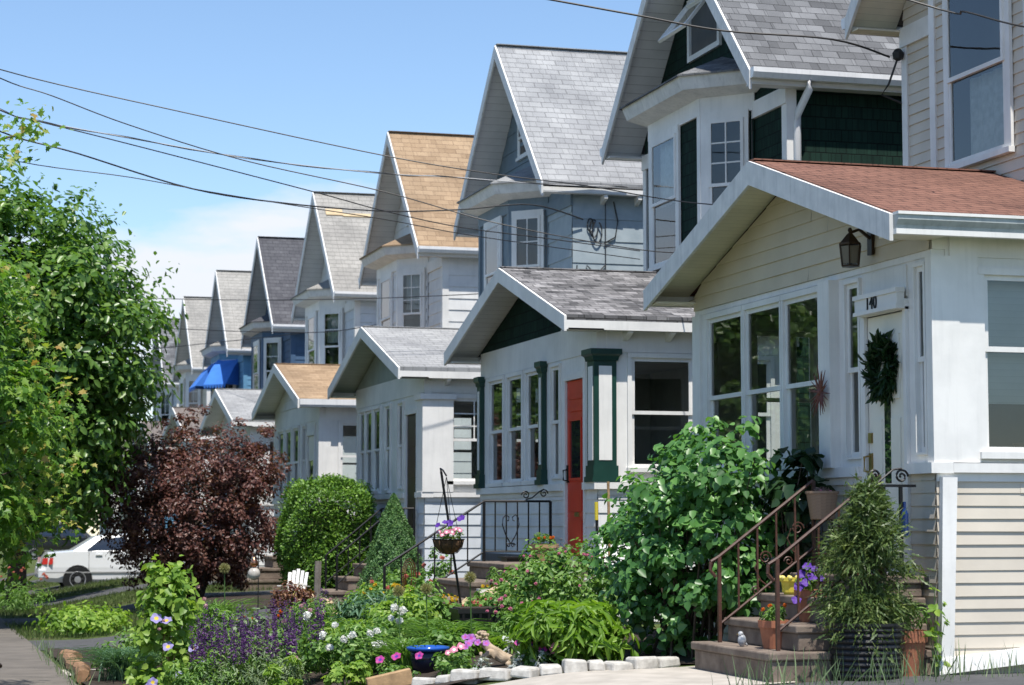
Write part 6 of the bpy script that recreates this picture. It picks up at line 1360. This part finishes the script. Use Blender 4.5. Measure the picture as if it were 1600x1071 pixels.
for i, (x, y, r, h, m_, lab) in enumerate([(4.55, 19.6, .45, .38, L_MID, 'dark green clump left of the black planter box'), (4.0, 19.6, .42, .40, L_LIME, 'lime clump behind the white flowers'), (3.4, 19.5, .4, .35, L_MID, 'low green clump right behind the purple spikes'), (4.9, 23.0, .5, .4, L_MID, 'green clump left of the copper spinner'), (4.3, 22.6, .55, .36, L_GREYG, 'grey-green clump in the middle of the bed'), (3.6, 23.6, .5, .35, L_MID, 'green clump under the globe feeder'), (2.4, 22.9, .5, .4, L_MID, 'green clump at the bed edge near the logs'), (2.9, 20.0, .36, .5, L_MID, 'green clump right beside the clematis'), (4.55, 18.1, .3, .26, L_MID, 'low green clump behind the blue pot'), (5.75, 17.9, .42, .5, L_MID, 'green clump between broad leaves and big shrub'), (5.35, 18.6, .34, .34, L_MID, 'green clump in front of the rose bush'), (4.65, 20.2, .40, .60, L_LIME, 'taller lime clump left behind the black planter box'), (5.15, 21.5, .42, .62, L_MID, 'taller green clump by the leaning hook pole'), (4.05, 21.5, .42, .55, L_MID, 'taller green clump in the bed centre'), (3.35, 21.2, .40, .58, L_GREYG, 'taller grey-green clump behind the clematis'), (2.75, 23.6, .4, .5, L_LIME, 'lime clump near the far logs'), (6.2, 22.0, .25, .75, L_MID, 'green clump against the stoop behind the boulders')]):
    bushy('leafy_filler', lab, 'plant', x, y, r, h, m_, 1300, .055, ['oval', 'lance', 'heart'][i % 3], 140+i, nclump=34, group='green filler plants')
bushy('ground_cover', 'sunlit patch of leafy ground cover beside the sidewalk drive', 'plant', 2.55, 31.4, .75, .34, L_LIME, 2600, .08, 'oval', 108, nclump=70, ry=1.1, group='ground cover patches')
R, _ = bushy('ground_cover', 'low flower patch by the sidewalk at the far left', 'plant', 2.1, 41.5, .7, .5, L_MID, 1300, .08, 'lance', 109, nclump=40, ry=1.0, group='ground cover patches')
blooms(R, FM['pom_salmon'], 'red_flower', ringspots(2.1, 41.2, .4, .6, .8, .35, 16, 17), .05)
g2 = random.Random(33)
for lab, cx, cy, mesh_, nm, cols in (('pale pink small flowers scattered in the bed centre', 4.2, 22.0, 'pom_blush', 'blush_flower', 14), ('tiny yellow flowers in the bed left of the stoop', 5.1, 22.8, 'pom_yellow', 'yellow_flower', 16), ('pink daisies low in front of the rose bush', 5.5, 18.9, 'pom_pink', 'pink_flower', 12)):
    R, _ = bushy('bedding_flowers', lab, 'flowers', cx, cy, .34, .46, L_MID, 700, .05, 'oval', int(cx*100), nclump=26)
    blooms(R, FM[mesh_], nm, ringspots(cx, cy, ground_z(cx, cy)+.22, .34, .34, .30, cols, int(cy*10), .25), .032)
# pots on the brown steps
P1 = pot('terracotta_pot', 'terracotta pot of orange marigolds on the lowest brown step', 6.26, 14.72, .66, .12, .21, TERRA)
def fill(R, x, y, z, r, h, mat, seed, n=240): 
    rng = np.random.default_rng(seed); P, N, K = clumps(rng, (x, y, z+h*.5), (r, r, h*.55), 14, r*.4, n/14, .3, -.8); leaves('foliage', mat, R, P, N, rng.uniform(.03, .06, len(P)), 'lance', rng)
fill(P1, 6.26, 14.72, .85, .10, .14, L_MID, 120); blooms(P1, FM['pom_orange'], 'orange_flower', [(6.20, 14.66, .98), (6.26, 14.63, 1.0), (6.32, 14.66, .98), (6.23, 14.75, .97), (6.16, 14.70, .95)], .026)
P2 = pot('terracotta_pot', 'terracotta pot of purple petunias on the second brown step', 6.60, 14.80, .85, .13, .24, TERRA)
fill(P2, 6.58, 14.80, 1.06, .13, .16, L_LIME, 121); blooms(P2, FM['disc_purple'], 'purple_flower', [(6.48, 14.72, 1.21), (6.50, 14.68, 1.15), (6.55, 14.68, 1.19), (6.45, 14.7, 1.12), (6.58, 14.7, 1.25), (6.52, 14.7, 1.27), (6.43, 14.7, 1.02), (6.62, 14.68, 1.18)], .037)
P3 = pot('terracotta_pot', 'terracotta pot of red-orange flowers on the top brown step', 6.84, 14.62, 1.04+.0, .10, .18, TERRA)
P3.location.z = 1.20; 
for ch in list(P3.children): pass
fill(P3, 6.84, 14.62, 1.36, .09, .10, L_MID, 122); blooms(P3, FM['pom_orange'], 'orange_flower', [(6.78, 14.56, 1.45), (6.84, 14.55, 1.47), (6.89, 14.56, 1.46), (6.82, 14.56, 1.50)], .034)
P4 = pot('terracotta_pot', 'square edged terracotta pot at the corner behind the conifer tub', 7.08, 14.2, .47, .15, .34, TERRA, rim=True)
fill(P4, 7.1, 14.18, .80, .14, .2, L_MID, 123)
P5 = bpy.data.objects['tan_planter']; fill(P5, 6.74, 22.25, 1.36, .12, .10, L_MID, 124); blooms(P5, FM['pom_orange'], 'orange_flower', [(6.66, 22.16, 1.42), (6.72, 22.14, 1.43), (6.79, 22.14, 1.42), (6.83, 22.18, 1.43)], .032)
P6 = bpy.data.objects['white_tray_planter']; blooms(P6, FM['pom_yellow'], 'yellow_flower', [(5.98+.06*i, 21.98+.04*(i % 3), .91) for i in range(6)], .035)
P7 = bpy.data.objects['wicker_pot']; blooms(P7, FM['pom_pink'], 'pink_flower', [(6.98, 15.45, 1.84), (7.06, 15.45, 1.83)], .03); fill(P7, 7.02, 15.52, 1.80, .09, .08, L_DRY, 125, 120)
fill(BKT, 5.46, 21.44, 1.40, .14, .14, L_LIME, 126, 300); blooms(BKT, FM['disc_pink'], 'pink_flower', [(5.36, 21.30, 1.47), (5.40, 21.28, 1.50), (5.50, 21.28, 1.53), (5.54, 21.28, 1.52), (5.33, 21.33, 1.50), (5.46, 21.28, 1.50)], .034)
blooms(BKT, FM['disc_purple'], 'purple_flower', [(5.56, 21.30, 1.64), (5.44, 21.3, 1.59), (5.31, 21.3, 1.57), (5.39, 21.3, 1.60)], .042); blooms(BKT, FM['pom_white'], 'white_flower', [(5.44, 21.27, 1.46), (5.49, 21.27, 1.45), (5.58, 21.3, 1.47)], .026)
# a sapling by the corner trim
bushy('weed_sapling', 'thin leafy sapling against the beige corner siding', 'plant', 7.2, 13.98, .10, .75, L_LIME, 46, .07, 'oval', 128, z=.52, nclump=10)
# grass: lawn edges and seed heads at the drive
rng = np.random.default_rng(130)
SHAPES['blade'] = T([(0, -.012, 0), (0, .012, 0), (.5, .016, -.03), (1, 0, -.14), (.5, -.016, -.03)], [(0, 1, 2, 4), (4, 2, 3)])
def grass(name, areas, h, mat, shape='needle'):
    P = []; 
    for (x0, x1, y0, y1, n) in areas: q = rng.random((n, 2)); X = x0+(x1-x0)*q[:, 0]; Y = y0+(y1-y0)*q[:, 1]; P.append(np.stack([X, Y, [ground_z(a, b) for a, b in zip(X, Y)]], 1))
    P = np.vstack(P); D = rng.normal(size=P.shape)*.25+np.array([0, 0, 1]); o = leaves(name, mat, None, P, rng.normal(size=P.shape)*np.array([1, 1, .1]), rng.uniform(.5, 1.5, len(P))*h, shape, rng, D=D*3, droop=0, base=(0, 0, 0)); return tag(o, kind='stuff')
grass('lawn_grass', [(1.6, 4.5, 30, 35.4, 5000), (1.6, 6.5, 38.1, 43.5, 6000), (1.6, 6.5, 46.3, 51.6, 6000), (1.6, 6, 54.5, 60, 3500), (-1.4, .1, 20, 60, 6000)], .075, L_GRASS)
grass('weed_grass', [(5.4, 8.3, 13.7, 14.1, 220), (6.0, 7.3, 13.45, 13.8, 70), (1.55, 1.7, 20, 27, 120)], .20, L_GREYG, 'blade')

# ------------------------------------------------------------------ light, sky, camera
EL, AZ = rad(67.5), rad(-2.5)
S = Vector((math.cos(EL)*math.sin(AZ), -math.cos(EL)*math.cos(AZ), math.sin(EL)))
sun = bpy.data.lights.new('sun', 'SUN'); sun.energy = 4.5; sun.angle = rad(.53); sun.color = (1, .955, .88)
so = bpy.data.objects.new('sun', sun); COL.objects.link(so); so.rotation_euler = S.to_track_quat('Z', 'Y').to_euler(); so.location = (0, 0, 40)
w = bpy.data.worlds.new('World'); scene.world = w; w.use_nodes = True; nt = w.node_tree; bg = nt.nodes['Background']
sky = nd(nt, 'ShaderNodeTexSky', sky_type='NISHITA'); sky.sun_disc = False; sky.sun_elevation = EL; sky.sun_rotation = rad(182); sky.altitude = 100; sky.air_density = 1.0; sky.dust_density = .05; sky.ozone_density = 4.0
tc = nd(nt, 'ShaderNodeTexCoord'); sx = nd(nt, 'ShaderNodeSeparateXYZ'); nt.links.new(tc.outputs['Generated'], sx.inputs[0])
mp = nd(nt, 'ShaderNodeMapping'); mp.inputs['Scale'].default_value = (1, 1, 3.2); mp.inputs['Location'].default_value = (.35, .1, .13); nt.links.new(tc.outputs['Generated'], mp.inputs[0])
cf = ramp(nt, noise(nt, mp.outputs[0], 4.2, 7, .55), [(.40, (0, 0, 0)), (.53, (1, 1, 1))])
band = ramp(nt, sx.outputs[2], [(.0, (1, 1, 1)), (.105, (1, 1, 1)), (.165, (0, 0, 0))])
mm = nd(nt, 'ShaderNodeMath', operation='MULTIPLY'); nt.links.new(cf, mm.inputs[0]); nt.links.new(band, mm.inputs[1])
cv = nd(nt, 'ShaderNodeVectorMath', operation='MULTIPLY_ADD'); nt.links.new(tc.outputs['Generated'], cv.inputs[0]); cv.inputs[1].default_value = (1, 0, 2.3); cv.inputs[2].default_value = (-.125, 0, -.225)
ln = nd(nt, 'ShaderNodeVectorMath', operation='LENGTH'); nt.links.new(cv.outputs[0], ln.inputs[0])
ma = nd(nt, 'ShaderNodeMath', operation='MULTIPLY_ADD'); nt.links.new(ln.outputs['Value'], ma.inputs[0]); ma.inputs[1].default_value = -2.6; nt.links.new(noise(nt, mp.outputs[0], 9, 7, .55), ma.inputs[2])
blob = ramp(nt, ma.outputs[0], [(.21, (0, 0, 0)), (.43, (1, 1, 1))])
west = ramp(nt, sx.outputs[0], [(.0, (1, 1, 1)), (.03, (0, 0, 0))])
m2 = nd(nt, 'ShaderNodeMath', operation='MULTIPLY'); nt.links.new(mm.outputs[0], m2.inputs[0]); nt.links.new(west, m2.inputs[1])
m3 = nd(nt, 'ShaderNodeMath', operation='MAXIMUM'); nt.links.new(m2.outputs[0], m3.inputs[0]); nt.links.new(blob, m3.inputs[1])
mx = mixc(nt, m3.outputs[0], sky.outputs[0], (5.0, 5.25, 5.7)); nt.links.new(mx, bg.inputs['Color']); bg.inputs['Strength'].default_value = .12
cam = bpy.data.cameras.new('camera'); co = bpy.data.objects.new('camera', cam); COL.objects.link(co); scene.camera = co
cam.sensor_width = 36; cam.lens = 3300/1600*36; cam.clip_end = 2000; cam.clip_start = .1; cam.dof.use_dof = True; cam.dof.focus_distance = 19; cam.dof.aperture_fstop = 4.0
th = math.atan(280.5/3300); ps = math.atan(950/3300*math.cos(th))
co.location = (0, 0, EYE); co.rotation_euler = (math.pi/2+th, 0, -ps)
scene.view_settings.view_transform = 'Standard'; scene.view_settings.look = 'None'; scene.view_settings.exposure = .58; scene.view_settings.gamma = 1
scene.render.engine = 'CYCLES'; scene.cycles.max_bounces = 8; scene.cycles.transparent_max_bounces = 12; scene.cycles.use_denoising = True
